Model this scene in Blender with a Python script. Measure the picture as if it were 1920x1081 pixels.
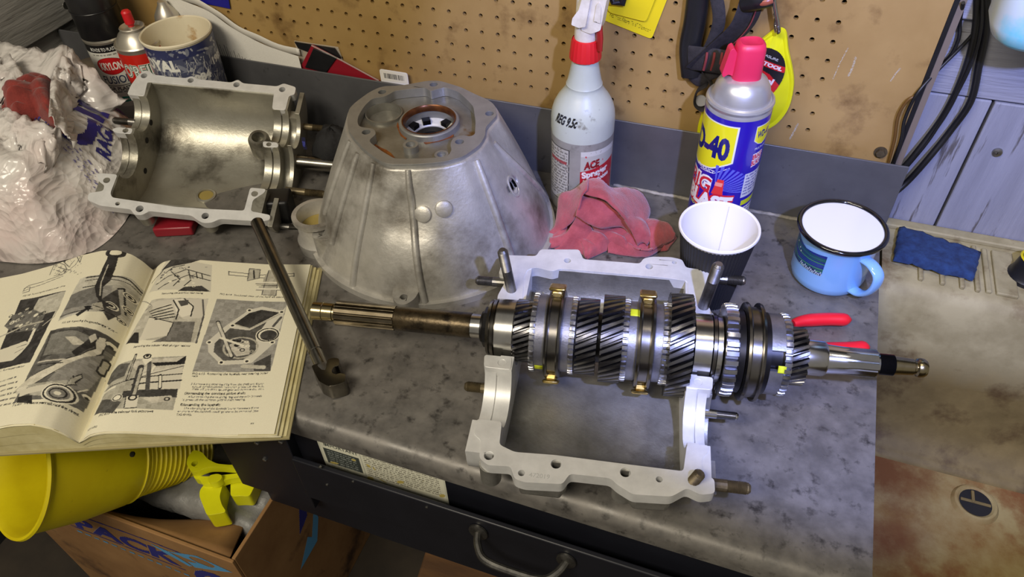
import bpy, bmesh, math, random
import numpy as np
from mathutils import Vector, Matrix
from mathutils.geometry import tessellate_polygon
random.seed(7); rng = np.random.default_rng(7)
for o in list(bpy.data.objects): bpy.data.objects.remove(o)
S = bpy.context.scene; COL = S.collection
R_ = math.radians; PI = math.pi
# ------------------------------------------------------------------ camera
FPX, CX, CY, CAMH = 1400.0, 960.0, 540.5, 0.52
ROT = np.array([[0.94016977, 0.21729427, -0.26241951], [0.33913334, -0.67077579, 0.659582], [-0.03270126, -0.70911427, -0.70433485]])
cd = bpy.data.cameras.new('camera'); cam = bpy.data.objects.new('camera', cd); COL.objects.link(cam)
M = Matrix.Identity(4)
for i in range(3):
    M[i][0] = ROT[i][0]; M[i][1] = -ROT[i][1]; M[i][2] = -ROT[i][2]
M[2][3] = CAMH
cam.matrix_world = M
cd.sensor_width = 36; cd.lens = FPX / 1920 * 36; cd.clip_start = .01; cd.clip_end = 50
S.camera = cam
# ------------------------------------------------------------------ world, lights, exposure
S.view_settings.view_transform = 'Standard'; S.view_settings.look = 'None'
S.view_settings.exposure = 0.12; S.view_settings.gamma = 1.0; S.view_settings.use_curve_mapping = False
W = bpy.data.worlds.new('room'); S.world = W; W.use_nodes = True
bg = W.node_tree.nodes['Background']; bg.inputs[0].default_value = (1.0, .93, .82, 1); bg.inputs[1].default_value = .26
def lamp(name, kind, loc, target, energy, color, **kw):
    ld = bpy.data.lights.new(name, kind); ld.energy = energy; ld.color = color
    for k, v in kw.items(): setattr(ld, k, v)
    o = bpy.data.objects.new(name, ld); COL.objects.link(o); o.location = loc
    o.rotation_euler = (Vector(target) - Vector(loc)).to_track_quat('-Z', 'Y').to_euler()
    return o
lamp('ceiling_lamp', 'AREA', (-.50, -.62, 1.30), (-.42, .42, 0), 19.0, (1.0, .90, .73), shape='RECTANGLE', size=.9, size_y=.35)
lamp('work_lamp', 'SPOT', (.19, .04, .63), (.10, .65, .155), 31.0, (.37, .44, 1.0), spot_size=R_(60), spot_blend=.28, shadow_soft_size=.012)
lamp('shelf_lamp', 'SPOT', (.12, .30, 1.25), (.10, .69, .25), 9.0, (1.0, .88, .66), spot_size=R_(40), spot_blend=.8, shadow_soft_size=.06)
# ------------------------------------------------------------------ photo pixel -> point on a real plane
def ray(px, py): return ROT @ np.array([(px - CX) / FPX, (py - CY) / FPX, 1.0])
C0 = np.array([0, 0, CAMH])
def at(px, py, z=0.0):
    r = ray(px, py); return Vector(C0 + r * ((z - CAMH) / r[2]))
def atY(px, py, y):
    r = ray(px, py); return Vector(C0 + r * (y / r[1]))
def atX(px, py, x):
    r = ray(px, py); return Vector(C0 + r * (x / r[0]))
def depth(p): return float((ROT.T @ (np.array(p) - C0))[2])
# ------------------------------------------------------------------ materials
def lin(c):
    c = np.asarray(c, float)
    return np.where(c <= .04045, c / 12.92, ((c + .055) / 1.055) ** 2.4)
def rgb(r, g, b): return tuple(lin(np.array([r, g, b]) / 255.)) + (1.0,)
def mat(name, c1, c2=None, rough=.5, metal=0., scale=30., bump=0., bscale=None, c3=None, s3=6., t3=(.55, .7), alpha=1., trans=0., coat=0., detail=6., stretch=None, rough2=None, sheen=0., subsurf=0., bdist=.001):
    m = bpy.data.materials.new(name); m.use_nodes = True
    nt = m.node_tree; N = nt.nodes; L = nt.links; p = N['Principled BSDF']
    p.inputs['Roughness'].default_value = rough; p.inputs['Metallic'].default_value = metal
    p.inputs['Base Color'].default_value = c1
    if alpha < 1: p.inputs['Alpha'].default_value = alpha
    if trans: p.inputs['Transmission Weight'].default_value = trans
    if coat: p.inputs['Coat Weight'].default_value = coat; p.inputs['Coat Roughness'].default_value = .08
    if sheen: p.inputs['Sheen Weight'].default_value = sheen
    if subsurf:
        p.inputs['Subsurface Weight'].default_value = subsurf; p.inputs['Subsurface Radius'].default_value = (.01, .01, .01)
    tc = N.new('ShaderNodeTexCoord'); vec = tc.outputs['Object']
    if stretch:
        mp = N.new('ShaderNodeMapping'); mp.inputs['Scale'].default_value = stretch
        L.new(vec, mp.inputs[0]); vec = mp.outputs[0]
    def noise(sc, det=detail):
        n = N.new('ShaderNodeTexNoise'); n.inputs['Scale'].default_value = sc; n.inputs['Detail'].default_value = det
        n.inputs['Roughness'].default_value = .62
        L.new(vec, n.inputs['Vector']); return n
    def ramp(src, a, b):
        r = N.new('ShaderNodeMapRange'); r.inputs[1].default_value = a; r.inputs[2].default_value = b; r.clamp = True
        L.new(src, r.inputs[0]); return r.outputs[0]
    def mix(fac, a, b):
        x = N.new('ShaderNodeMix'); x.data_type = 'RGBA'; L.new(fac, x.inputs[0])
        for s, i in ((a, 6), (b, 7)):
            if isinstance(s, tuple): x.inputs[i].default_value = s
            else: L.new(s, x.inputs[i])
        return x.outputs[2]
    if c2:
        n = noise(scale); f = ramp(n.outputs[0], .36, .64); out = mix(f, c1, c2)
        if c3: out = mix(ramp(noise(s3).outputs[0], *t3), out, c3)
        L.new(out, p.inputs['Base Color'])
        if rough2 is not None:
            rr = N.new('ShaderNodeMapRange'); rr.inputs[3].default_value = rough; rr.inputs[4].default_value = rough2
            L.new(f, rr.inputs[0]); L.new(rr.outputs[0], p.inputs['Roughness'])
    if bump:
        n = noise(bscale or scale * 3); b = N.new('ShaderNodeBump'); b.inputs['Strength'].default_value = bump; b.inputs['Distance'].default_value = bdist
        L.new(n.outputs[0], b.inputs['Height']); L.new(b.outputs[0], p.inputs['Normal'])
    return m
def print_mat(name, rough=.45, metal=0., coat=0., alpha=1., trans=0.):
    m = bpy.data.materials.new(name); m.use_nodes = True; nt = m.node_tree; p = nt.nodes['Principled BSDF']
    a = nt.nodes.new('ShaderNodeVertexColor'); a.layer_name = 'ink'; nt.links.new(a.outputs[0], p.inputs['Base Color'])
    p.inputs['Roughness'].default_value = rough; p.inputs['Metallic'].default_value = metal
    if coat: p.inputs['Coat Weight'].default_value = coat
    return m
MT = {}
MT['bench'] = mat('bench_steel', rgb(100, 97, 93), rgb(124, 120, 114), rough=.36, metal=.30, scale=48, bump=.12, bscale=220, c3=rgb(58, 55, 52), s3=80, t3=(.55, .70), rough2=.55, detail=9)
MT['splash'] = mat('backsplash_steel', rgb(90, 90, 92), rgb(104, 104, 106), rough=.42, metal=.35, scale=14, bump=.06, bscale=120, c3=rgb(70, 70, 70), s3=60, t3=(.64, .72))
MT['drawer'] = mat('black_enamel', rgb(20, 21, 28), rgb(27, 28, 36), rough=.42, scale=9, bump=.04, bscale=300)
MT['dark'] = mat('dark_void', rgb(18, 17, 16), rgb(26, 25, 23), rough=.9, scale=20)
MT['concrete'] = mat('sink_stone', rgb(164, 154, 116), rgb(140, 130, 94), rough=.7, scale=30, bump=.25, bscale=120, c3=rgb(104, 86, 54), s3=24, t3=(.54, .70), detail=9)
def grime_shade_line(m, z_top, z_low, col):  # brown grime with painted shade mixed in, deepening down the wall
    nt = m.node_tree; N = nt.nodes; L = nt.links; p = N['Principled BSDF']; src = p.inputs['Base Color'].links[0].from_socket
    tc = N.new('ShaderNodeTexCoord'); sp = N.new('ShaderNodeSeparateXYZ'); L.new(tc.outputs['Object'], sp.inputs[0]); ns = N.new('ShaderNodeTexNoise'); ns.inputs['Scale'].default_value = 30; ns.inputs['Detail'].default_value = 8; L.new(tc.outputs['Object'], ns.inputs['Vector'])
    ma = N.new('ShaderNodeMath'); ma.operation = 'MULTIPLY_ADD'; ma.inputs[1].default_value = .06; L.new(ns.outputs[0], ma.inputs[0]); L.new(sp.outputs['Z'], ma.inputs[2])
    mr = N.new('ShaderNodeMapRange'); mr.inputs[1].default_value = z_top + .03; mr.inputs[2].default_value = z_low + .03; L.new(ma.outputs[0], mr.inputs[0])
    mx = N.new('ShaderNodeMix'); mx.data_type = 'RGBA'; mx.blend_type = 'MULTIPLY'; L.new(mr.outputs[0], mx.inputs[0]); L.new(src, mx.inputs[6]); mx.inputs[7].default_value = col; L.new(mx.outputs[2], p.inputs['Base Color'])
def stain(m, cx, cy, r, col):
    nt = m.node_tree; N = nt.nodes; L = nt.links; p = N['Principled BSDF']; src = p.inputs['Base Color'].links[0].from_socket
    tc = N.new('ShaderNodeTexCoord'); mp = N.new('ShaderNodeVectorMath'); mp.operation = 'DISTANCE'; sc = N.new('ShaderNodeVectorMath'); sc.operation = 'MULTIPLY'; sc.inputs[1].default_value = (1, 1, 0); L.new(tc.outputs['Object'], sc.inputs[0]); L.new(sc.outputs[0], mp.inputs[0]); mp.inputs[1].default_value = (cx, cy, 0)
    ns = N.new('ShaderNodeTexNoise'); ns.inputs['Scale'].default_value = 22; ns.inputs['Detail'].default_value = 12; ns.inputs['Roughness'].default_value = .7; L.new(tc.outputs['Object'], ns.inputs['Vector'])
    ma = N.new('ShaderNodeMath'); ma.operation = 'MULTIPLY_ADD'; ma.inputs[1].default_value = r * 2.6; L.new(ns.outputs[0], ma.inputs[0]); L.new(mp.outputs['Value'], ma.inputs[2])
    mr = N.new('ShaderNodeMapRange'); mr.inputs[1].default_value = r * 2.7; mr.inputs[2].default_value = r * 1.5; L.new(ma.outputs[0], mr.inputs[0])
    mx = N.new('ShaderNodeMix'); mx.data_type = 'RGBA'; L.new(mr.outputs[0], mx.inputs[0]); L.new(src, mx.inputs[6]); mx.inputs[7].default_value = col; L.new(mx.outputs[2], p.inputs['Base Color'])
MT['ridge'] = MT['concrete'].copy()
grime_shade_line(MT['concrete'], .432, .385, (.50, .42, .26, 1))  # grime and painted shade together, starting where the lamp light ends
MT['rust'] = mat('rusty_sink_bottom', rgb(150, 134, 86), rgb(126, 98, 48), rough=.75, scale=24, bump=.4, bscale=160, c3=rgb(116, 74, 34), s3=12, t3=(.54, .66), detail=12)
for px_, py_, r_ in ((1700, 800, .050), (1665, 880, .040), (1660, 1010, .034)):
    q_ = at(px_, py_, -.21); stain(MT['rust'], q_.x - .38, q_.y - .46, r_, rgb(100, 60, 20))
MT['plank'] = mat('painted_wood', rgb(150, 151, 162), rgb(132, 133, 144), rough=.55, scale=12, bump=1.0, bscale=34, stretch=(3.6, 1, .30), c3=rgb(92, 88, 88), s3=30, t3=(.60, .66), detail=9, bdist=.002)
MT['plank_h'] = mat('painted_wood_side', rgb(172, 170, 164), rgb(150, 148, 142), rough=.6, scale=12, bump=1.0, bdist=.002, bscale=34, stretch=(1, .35, 3.2), c3=rgb(110, 106, 100), s3=28, t3=(.60, .70))
MT['plank_b'] = mat('painted_wood_level', rgb(150, 151, 162), rgb(136, 137, 148), rough=.55, scale=12, bump=1.0, bscale=34, stretch=(.30, 1, 3.6), c3=rgb(104, 100, 102), s3=30, t3=(.63, .70), detail=9, bdist=.002)
MT['peg'] = mat('hardboard', rgb(150, 120, 70), rgb(166, 136, 84), rough=.46, scale=9, bump=.05, bscale=200, c3=rgb(112, 84, 46), s3=22, t3=(.55, .72))
MT['alu_saw'] = mat('machined_aluminium', rgb(228, 228, 226), rgb(212, 212, 210), rough=.42, metal=.30, scale=60, bump=.03, bscale=300)
MT['alu_cast'] = mat('cast_aluminium', rgb(168, 166, 160), rgb(132, 130, 124), rough=.42, metal=.65, scale=26, bump=.35, bscale=420, c3=rgb(96, 92, 84), s3=14, t3=(.56, .74))
MT['alu_bell'] = mat('worn_cast_aluminium', rgb(200, 197, 190), rgb(166, 163, 156), rough=.36, metal=.50, scale=22, bump=.35, bscale=240, c3=rgb(112, 106, 96), s3=17, t3=(.50, .70), rough2=.5, detail=10)
MT['alu_old'] = mat('stained_aluminium', rgb(176, 173, 160), rgb(144, 140, 126), rough=.36, metal=.65, scale=12, bump=.2, bscale=300, c3=rgb(62, 56, 46), s3=12, t3=(.51, .66))
MT['bell_top'] = mat('milled_aluminium', rgb(160, 160, 158), rgb(150, 150, 148), rough=.45, metal=.6, scale=80)
MT['bell_pocket'] = mat('oily_aluminium', rgb(150, 148, 140), rgb(120, 117, 108), rough=.32, metal=.55, scale=26, bump=.2, bscale=120, c3=rgb(112, 78, 26), s3=22, t3=(.60, .68))
MT['steel'] = mat('polished_steel', rgb(188, 188, 190), rgb(170, 170, 172), rough=.17, metal=1., scale=40)
MT['steel_race'] = mat('bearing_steel', rgb(190, 188, 182), rgb(172, 170, 165), rough=.22, metal=1., scale=60)
MT['gear'] = mat('gear_steel', rgb(128, 127, 128), rgb(104, 103, 104), rough=.26, metal=1., scale=50, bump=.05, bscale=300)
MT['synchro'] = mat('synchro_grey', rgb(142, 142, 148), rgb(122, 122, 128), rough=.38, metal=.8, scale=80, bump=.2, bscale=500)
MT['dog'] = mat('dog_tooth_steel', rgb(176, 176, 180), rgb(150, 150, 154), rough=.27, metal=1., scale=80)
MT['sleeve'] = mat('sleeve_steel', rgb(122, 118, 112), rgb(100, 97, 92), rough=.25, metal=1., scale=50)
MT['blacksteel'] = mat('black_oxide', rgb(38, 37, 38), rgb(28, 27, 28), rough=.35, metal=.7, scale=50)
MT['grime'] = mat('greasy_shaft', rgb(92, 80, 60), rgb(54, 46, 34), rough=.34, metal=.8, scale=60, bump=.3, bscale=160, c3=rgb(40, 33, 24), s3=70, t3=(.5, .62))
MT['shaft'] = mat('oily_spline_steel', rgb(120, 110, 92), rgb(96, 87, 70), rough=.24, metal=1., scale=60)
MT['tip'] = mat('brassy_tip_steel', rgb(158, 146, 112), rgb(140, 128, 96), rough=.24, metal=1., scale=70)
MT['brass'] = mat('brass', rgb(208, 186, 122), rgb(164, 138, 76), rough=.32, metal=1., scale=120)
MT['stud'] = mat('zinc_stud', rgb(132, 130, 126), rgb(100, 97, 92), rough=.38, metal=.9, scale=90)
MT['stud_rust'] = mat('rusty_stud', rgb(116, 104, 78), rgb(82, 72, 54), rough=.48, metal=.6, scale=90)
MT['paint_yellow'] = mat('paint_pen_yellow', rgb(206, 216, 40), rough=.6)
MT['rod'] = mat('steel_rod', rgb(138, 134, 124), rgb(112, 108, 98), rough=.25, metal=1., scale=40, c3=rgb(84, 74, 60), s3=30, t3=(.6, .7))
MT['paper'] = mat('old_paper', rgb(226, 220, 190), rgb(206, 196, 160), rough=.75, scale=20)
MT['pages'] = mat('page_edges', rgb(206, 196, 150), rgb(184, 172, 122), rough=.8, scale=40)
MT['page_ink'] = print_mat('printed_page', .6)
MT['label'] = print_mat('printed_label', .33)
MT['label_can'] = print_mat('printed_can', .25, coat=.3)
MT['paper_ink'] = print_mat('printed_sheet', .8)
MT['bag'] = mat('thin_white_plastic', rgb(216, 212, 206), rgb(206, 200, 196), rough=.20, scale=7, c3=rgb(208, 182, 178), s3=5, t3=(.5, .75))
def crease(m, sc=(22, 52, 130), st=.7, dist=.0095):
    nt = m.node_tree; N = nt.nodes; L = nt.links; tc = N.new('ShaderNodeTexCoord'); ns = N.new('ShaderNodeTexNoise'); ns.inputs['Scale'].default_value = 9; L.new(tc.outputs['Object'], ns.inputs['Vector'])
    add = N.new('ShaderNodeMixRGB'); add.blend_type = 'ADD'; add.inputs[0].default_value = .09; L.new(tc.outputs['Object'], add.inputs[1]); L.new(ns.outputs['Color'], add.inputs[2]); prev = None
    for s_ in sc:
        v = N.new('ShaderNodeTexVoronoi'); v.inputs['Scale'].default_value = s_; L.new(add.outputs[0], v.inputs['Vector']); b = N.new('ShaderNodeBump'); b.inputs['Strength'].default_value = st; b.inputs['Distance'].default_value = dist * 26 / s_
        L.new(v.outputs['Distance'], b.inputs['Height'])
        if prev: L.new(prev.outputs[0], b.inputs['Normal'])
        prev = b
    L.new(prev.outputs[0], N['Principled BSDF'].inputs['Normal'])
crease(MT['bag'])
MT['bag_ink'] = mat('bag_ink', rgb(38, 36, 110), rough=.35)
MT['rag'] = mat('red_shop_rag', rgb(176, 82, 88), rgb(152, 64, 70), rough=.95, scale=70, bump=.8, bscale=500, sheen=.4)
MT['rag_dark'] = mat('dark_red_rag', rgb(142, 52, 44), rgb(116, 40, 34), rough=.95, scale=60, bump=.8, bscale=500, sheen=.3)
MT['red_grip'] = mat('red_vinyl', rgb(226, 26, 44), rough=.38)
MT['pink_cap'] = mat('pink_red_cap', rgb(216, 42, 84), rough=.42, subsurf=.1)
MT['red_collar'] = mat('red_collar', rgb(206, 28, 36), rough=.4)
MT['white_plastic'] = mat('aged_white_plastic', rgb(226, 220, 206), rgb(200, 192, 174), rough=.4, scale=60)
MT['bottle_low'] = mat('grey_filled_bottle', rgb(150, 148, 140), rgb(128, 126, 118), rough=.36, scale=26, c3=rgb(92, 90, 84), s3=50, t3=(.54, .68))
MT['bottle'] = mat('milky_bottle', rgb(186, 192, 180), rgb(174, 180, 168), rough=.38, scale=12, c3=rgb(120, 118, 104), s3=60, t3=(.62, .72), subsurf=.2)
MT['can_alu'] = mat('can_aluminium', rgb(206, 206, 208), rough=.36, metal=.72)
MT['can_steel'] = mat('can_tin', rgb(198, 192, 178), rough=.34, metal=.75)
MT['black_plastic'] = mat('black_plastic', rgb(22, 22, 24), rgb(30, 30, 32), rough=.35, scale=30)
MT['black_rubber'] = mat('black_cable', rgb(16, 16, 17), rgb(24, 24, 25), rough=.42, scale=30)
MT['brown_cable'] = mat('brown_cable', rgb(96, 66, 24), rough=.45)
MT['strap'] = mat('black_webbing', rgb(30, 28, 31), rgb(44, 41, 44), rough=.8, scale=200, bump=.4, bscale=900)
MT['strap_red'] = mat('red_webbing_stripe', rgb(120, 44, 46), rough=.8)
MT['cup_black'] = mat('black_card', rgb(34, 33, 34), rgb(28, 27, 28), rough=.75, scale=60)
MT['cup_white'] = mat('white_card', rgb(232, 230, 228), rough=.5)
MT['enamel_blue'] = mat('blue_enamel', rgb(132, 182, 236), rough=.16, coat=.5)
MT['enamel_white'] = mat('white_enamel', rgb(232, 234, 240), rough=.16, coat=.5)
MT['enamel_black'] = mat('black_enamel_rim', rgb(14, 14, 18), rough=.10, coat=.6)
MT['pad'] = mat('blue_scouring_pad', rgb(36, 62, 108), rgb(26, 44, 82), rough=1., scale=120, bump=1., bscale=300)
MT['yellow'] = mat('yellow_plastic', rgb(222, 206, 20), rgb(206, 186, 16), rough=.38, scale=14, c3=rgb(120, 96, 20), s3=24, t3=(.68, .78))
MT['yellow_flat'] = mat('bright_yellow_plastic', rgb(228, 228, 20), rgb(214, 212, 18), rough=.4, scale=12)
MT['card_yellow'] = mat('yellow_card', rgb(226, 204, 24), rough=.45)
MT['cardboard'] = mat('corrugated_card', rgb(152, 114, 70), rgb(130, 94, 54), rough=.85, scale=12, c3=rgb(66, 44, 26), s3=10, t3=(.60, .72))
MT['foil'] = mat('grey_foil_bag', rgb(140, 140, 138), rgb(110, 110, 108), rough=.4, scale=20, bump=.7, bscale=50, bdist=.003)
MT['wood'] = mat('rough_wood_block', rgb(112, 78, 42), rgb(80, 54, 30), rough=.85, scale=10, bump=.6, bscale=40, stretch=(.5, 3, 3))
MT['clear'] = mat('clear_blister', rgb(226, 222, 214), rough=.12, alpha=.22)
MT['red_card'] = mat('dark_red_card', rgb(140, 26, 40), rough=.35)
MT['blue_card'] = mat('blue_card', rgb(26, 26, 140), rough=.45)
MT['jug'] = mat('milky_jug', rgb(206, 220, 222), rgb(196, 212, 216), rough=.4, scale=8, c3=rgb(96, 206, 222), s3=9, t3=(.45, .6), subsurf=.2)
MT['tub_in'] = mat('cream_tub_inside', rgb(218, 208, 180), rgb(226, 218, 192), rough=.55, scale=14, c3=rgb(176, 138, 84), s3=30, t3=(.62, .72))
MT['floor'] = mat('dark_floor', rgb(60, 52, 42), rgb(40, 35, 30), rough=.9, scale=8, bump=.3)
MT['ochre_plug'] = mat('ochre_plug', rgb(150, 132, 70), rough=.6)
MT['glove'] = mat('black_knit_glove', rgb(16, 16, 18), rgb(24, 24, 26), rough=.8, scale=150, bump=.5)
MT['blue_dark'] = mat('dark_blue_print', rgb(40, 42, 110), rough=.6)
MT['screw'] = mat('zinc_screw', rgb(168, 166, 160), rough=.35, metal=1.)
MT['grey_soft'] = mat('grey_band', rgb(170, 170, 172), rough=.7)
# ------------------------------------------------------------------ objects
MW = {}
def setp(o, label=None, cat=None, group=None, kind=None):
    if label: o['label'] = label
    if cat: o['category'] = cat
    if group: o['group'] = group
    if kind: o['kind'] = kind
    return o
def frame(loc, xdir=(1, 0, 0), zdir=(0, 0, 1)):
    z = Vector(zdir).normalized(); x = Vector(xdir); x = (x - z * x.dot(z)).normalized(); y = z.cross(x)
    m = Matrix((x, y, z)).transposed().to_4x4(); m.translation = Vector(loc); return m
def thing(name, label, cat, loc=(0, 0, 0), m=None, group=None, kind=None):
    o = bpy.data.objects.new(name, None); COL.objects.link(o); o.empty_display_size = .03
    mm = m if m is not None else Matrix.Translation(Vector(loc))
    o.matrix_world = mm; MW[o.name] = mm.copy()
    return setp(o, label, cat, group, kind)
def place(o, parent):
    if parent: o.parent = parent
def smooth_angle(me, ang=32):
    bm = bmesh.new(); bm.from_mesh(me); ca = math.cos(R_(ang)); bm.normal_update()
    for f in bm.faces: f.smooth = True
    for e in bm.edges:
        if len(e.link_faces) == 2: e.smooth = e.link_faces[0].normal.dot(e.link_faces[1].normal) > ca
    bm.to_mesh(me); bm.free()
class MB:
    def __init__(s): s.v = []; s.f = []; s.mi = []; s.cur = 0
    def add(s, vs, fs):
        b = len(s.v); s.v += [tuple(x) for x in vs]; s.f += [tuple(i + b for i in f) for f in fs]; s.mi += [s.cur] * len(fs); return s
    def box(s, lo, hi, m=None):
        x0, y0, z0 = lo; x1, y1, z1 = hi
        vs = [Vector(p) for p in ((x0, y0, z0), (x1, y0, z0), (x1, y1, z0), (x0, y1, z0), (x0, y0, z1), (x1, y0, z1), (x1, y1, z1), (x0, y1, z1))]
        if m is not None: vs = [m @ v for v in vs]
        return s.add(vs, [(3, 2, 1, 0), (4, 5, 6, 7), (0, 1, 5, 4), (1, 2, 6, 5), (2, 3, 7, 6), (3, 0, 4, 7)])
    def lathe(s, prof, seg=32, m=None, closed=False, scale=None):
        # prof: (r, z) along local z; closed joins last ring with first, else r=0 ends get caps
        vs = []; n = len(prof)
        for r, z in prof:
            for k in range(seg):
                a = 2 * PI * k / seg; v = Vector((r * math.cos(a), r * math.sin(a), z))
                vs.append(m @ v if m is not None else v)
        fs = []
        for i in range(n - 1 + (1 if closed else 0)):
            j = (i + 1) % n
            for k in range(seg):
                l = (k + 1) % seg; fs.append((i * seg + k, i * seg + l, j * seg + l, j * seg + k))
        if not closed:
            fs.append(tuple(range(seg - 1, -1, -1))); fs.append(tuple((n - 1) * seg + k for k in range(seg)))
        return s.add(vs, fs)
    def cyl(s, a, b, r, seg=20, r2=None):
        a = Vector(a); b = Vector(b); d = b - a
        m = frame(a, d.orthogonal(), d); return s.lathe([(r, 0), (r2 if r2 is not None else r, d.length)], seg, m)
    def tube(s, pts, r, seg=10, cap=True, flat=None):
        pts = [Vector(p) for p in pts]; n = len(pts); vs = []; prev = None
        rs = r if isinstance(r, (list, tuple)) else [r] * n
        for i, p in enumerate(pts):
            t = (pts[min(i + 1, n - 1)] - pts[max(i - 1, 0)]).normalized()
            if prev is None: u = t.orthogonal().normalized() if flat is None else (Vector(flat) - t * t.dot(Vector(flat))).normalized()
            else: u = (prev - t * t.dot(prev)).normalized()
            prev = u; w = t.cross(u)
            for k in range(seg):
                a = 2 * PI * k / seg
                ru, rw = rs[i] if isinstance(rs[i], (tuple, list)) else (rs[i], rs[i])
                vs.append(p + u * math.cos(a) * ru + w * math.sin(a) * rw)
        fs = []
        for i in range(n - 1):
            for k in range(seg):
                l = (k + 1) % seg; fs.append((i * seg + k, i * seg + l, (i + 1) * seg + l, (i + 1) * seg + k))
        if cap: fs.append(tuple(range(seg - 1, -1, -1))); fs.append(tuple((n - 1) * seg + k for k in range(seg)))
        return s.add(vs, fs)
    def prism(s, outline, holes, z0, z1, m=None):
        # extruded 2-D outline with holes, local z from z0 to z1
        def area(l): return sum(l[i][0] * l[(i + 1) % len(l)][1] - l[(i + 1) % len(l)][0] * l[i][1] for i in range(len(l)))
        outline = [tuple(p[:2]) for p in outline]
        if area(outline) < 0: outline = outline[::-1]
        loops = [outline] + [([tuple(p[:2]) for p in h] if area(h) < 0 else [tuple(p[:2]) for p in h][::-1]) for h in holes]
        flat = [p for l in loops for p in l]; n = len(flat)
        tris = tessellate_polygon([[Vector((p[0], p[1], 0)) for p in l] for l in loops])
        vs = [Vector((p[0], p[1], z1)) for p in flat] + [Vector((p[0], p[1], z0)) for p in flat]
        if m is not None: vs = [m @ v for v in vs]
        fs = []
        for t in tris:
            a, b, c = [flat[i] for i in t]
            if (b[0] - a[0]) * (c[1] - a[1]) - (b[1] - a[1]) * (c[0] - a[0]) < 0: t = t[::-1]
            fs.append(tuple(t)); fs.append(tuple(i + n for i in t[::-1]))
        o = 0
        for l in loops:
            k = len(l)
            for i in range(k):
                j = (i + 1) % k; fs.append((o + i, o + i + n, o + j + n, o + j))
            o += k
        return s.add(vs, fs)
    def grid(s, P, cu=False, cv=False):
        nu = len(P); nv = len(P[0]); vs = [p for r in P for p in r]; fs = []
        for i in range(nu - (0 if cu else 1)):
            for j in range(nv - (0 if cv else 1)):
                a = (i + 1) % nu; b = (j + 1) % nv; fs.append((i * nv + j, a * nv + j, a * nv + b, i * nv + b))
        return s.add(vs, fs)
    def build(s, name, material, parent=None, world=False, ang=32, bevel=0, solid=0, sub=0, fix=False, flat=False, label=None, kind=None, off=-1):
        vs = s.v
        if parent and world:
            inv = MW[parent.name].inverted(); vs = [tuple(inv @ Vector(v)) for v in vs]
        me = bpy.data.meshes.new(name); me.from_pydata(vs, [], s.f); me.update()
        for mm in (material if isinstance(material, (list, tuple)) else [material]):
            me.materials.append(MT[mm] if isinstance(mm, str) else mm)
        if any(s.mi): me.polygons.foreach_set('material_index', s.mi)
        if fix:
            bm = bmesh.new(); bm.from_mesh(me); bmesh.ops.remove_doubles(bm, verts=bm.verts, dist=1e-6); bmesh.ops.recalc_face_normals(bm, faces=bm.faces); bm.to_mesh(me); bm.free()
        if not flat: smooth_angle(me, ang)
        o = bpy.data.objects.new(name, me); COL.objects.link(o)
        if parent:
            o.parent = parent; MW[o.name] = MW[parent.name]
        else: MW[o.name] = Matrix.Identity(4)
        if solid:
            md = o.modifiers.new('solid', 'SOLIDIFY'); md.thickness = solid; md.offset = off
        if bevel:
            md = o.modifiers.new('bevel', 'BEVEL'); md.width = bevel; md.segments = 2; md.limit_method = 'ANGLE'; md.angle_limit = R_(40); md.harden_normals = False
        if sub:
            md = o.modifiers.new('sub', 'SUBSURF'); md.levels = sub; md.render_levels = sub
        if label: o['label'] = label
        if kind: o['kind'] = kind
        return o
def circle(cx, cy, r, n=16, a0=0., a1=2 * PI, full=True):
    m = n if full else n - 1
    return [(cx + r * math.cos(a0 + (a1 - a0) * k / m), cy + r * math.sin(a0 + (a1 - a0) * k / m)) for k in range(n)]
def round_poly(pts, r=.002, n=3):
    out = []; k = len(pts)
    for i in range(k):
        p = Vector(pts[i][:2]); a = Vector(pts[i - 1][:2]); b = Vector(pts[(i + 1) % k][:2])
        d1 = a - p; d2 = b - p; q = min(r, d1.length * .45, d2.length * .45)
        if q < 1e-6: out.append(tuple(p)); continue
        A = p + d1.normalized() * q; B = p + d2.normalized() * q
        for j in range(n + 1):
            t = j / n; out.append(tuple(A * (1 - t) ** 2 + p * 2 * t * (1 - t) + B * t ** 2))
    return out
def spline(pts, n=8):
    pts = [Vector(p) for p in pts]; out = []
    for i in range(len(pts) - 1):
        p0 = pts[max(i - 1, 0)]; p1 = pts[i]; p2 = pts[i + 1]; p3 = pts[min(i + 2, len(pts) - 1)]
        for j in range(n):
            t = j / n
            out.append(.5 * ((2 * p1) + (p2 - p0) * t + (2 * p0 - 5 * p1 + 4 * p2 - p3) * t * t + (3 * p1 - p0 - 3 * p2 + p3) * t ** 3))
    out.append(pts[-1]); return out
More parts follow.
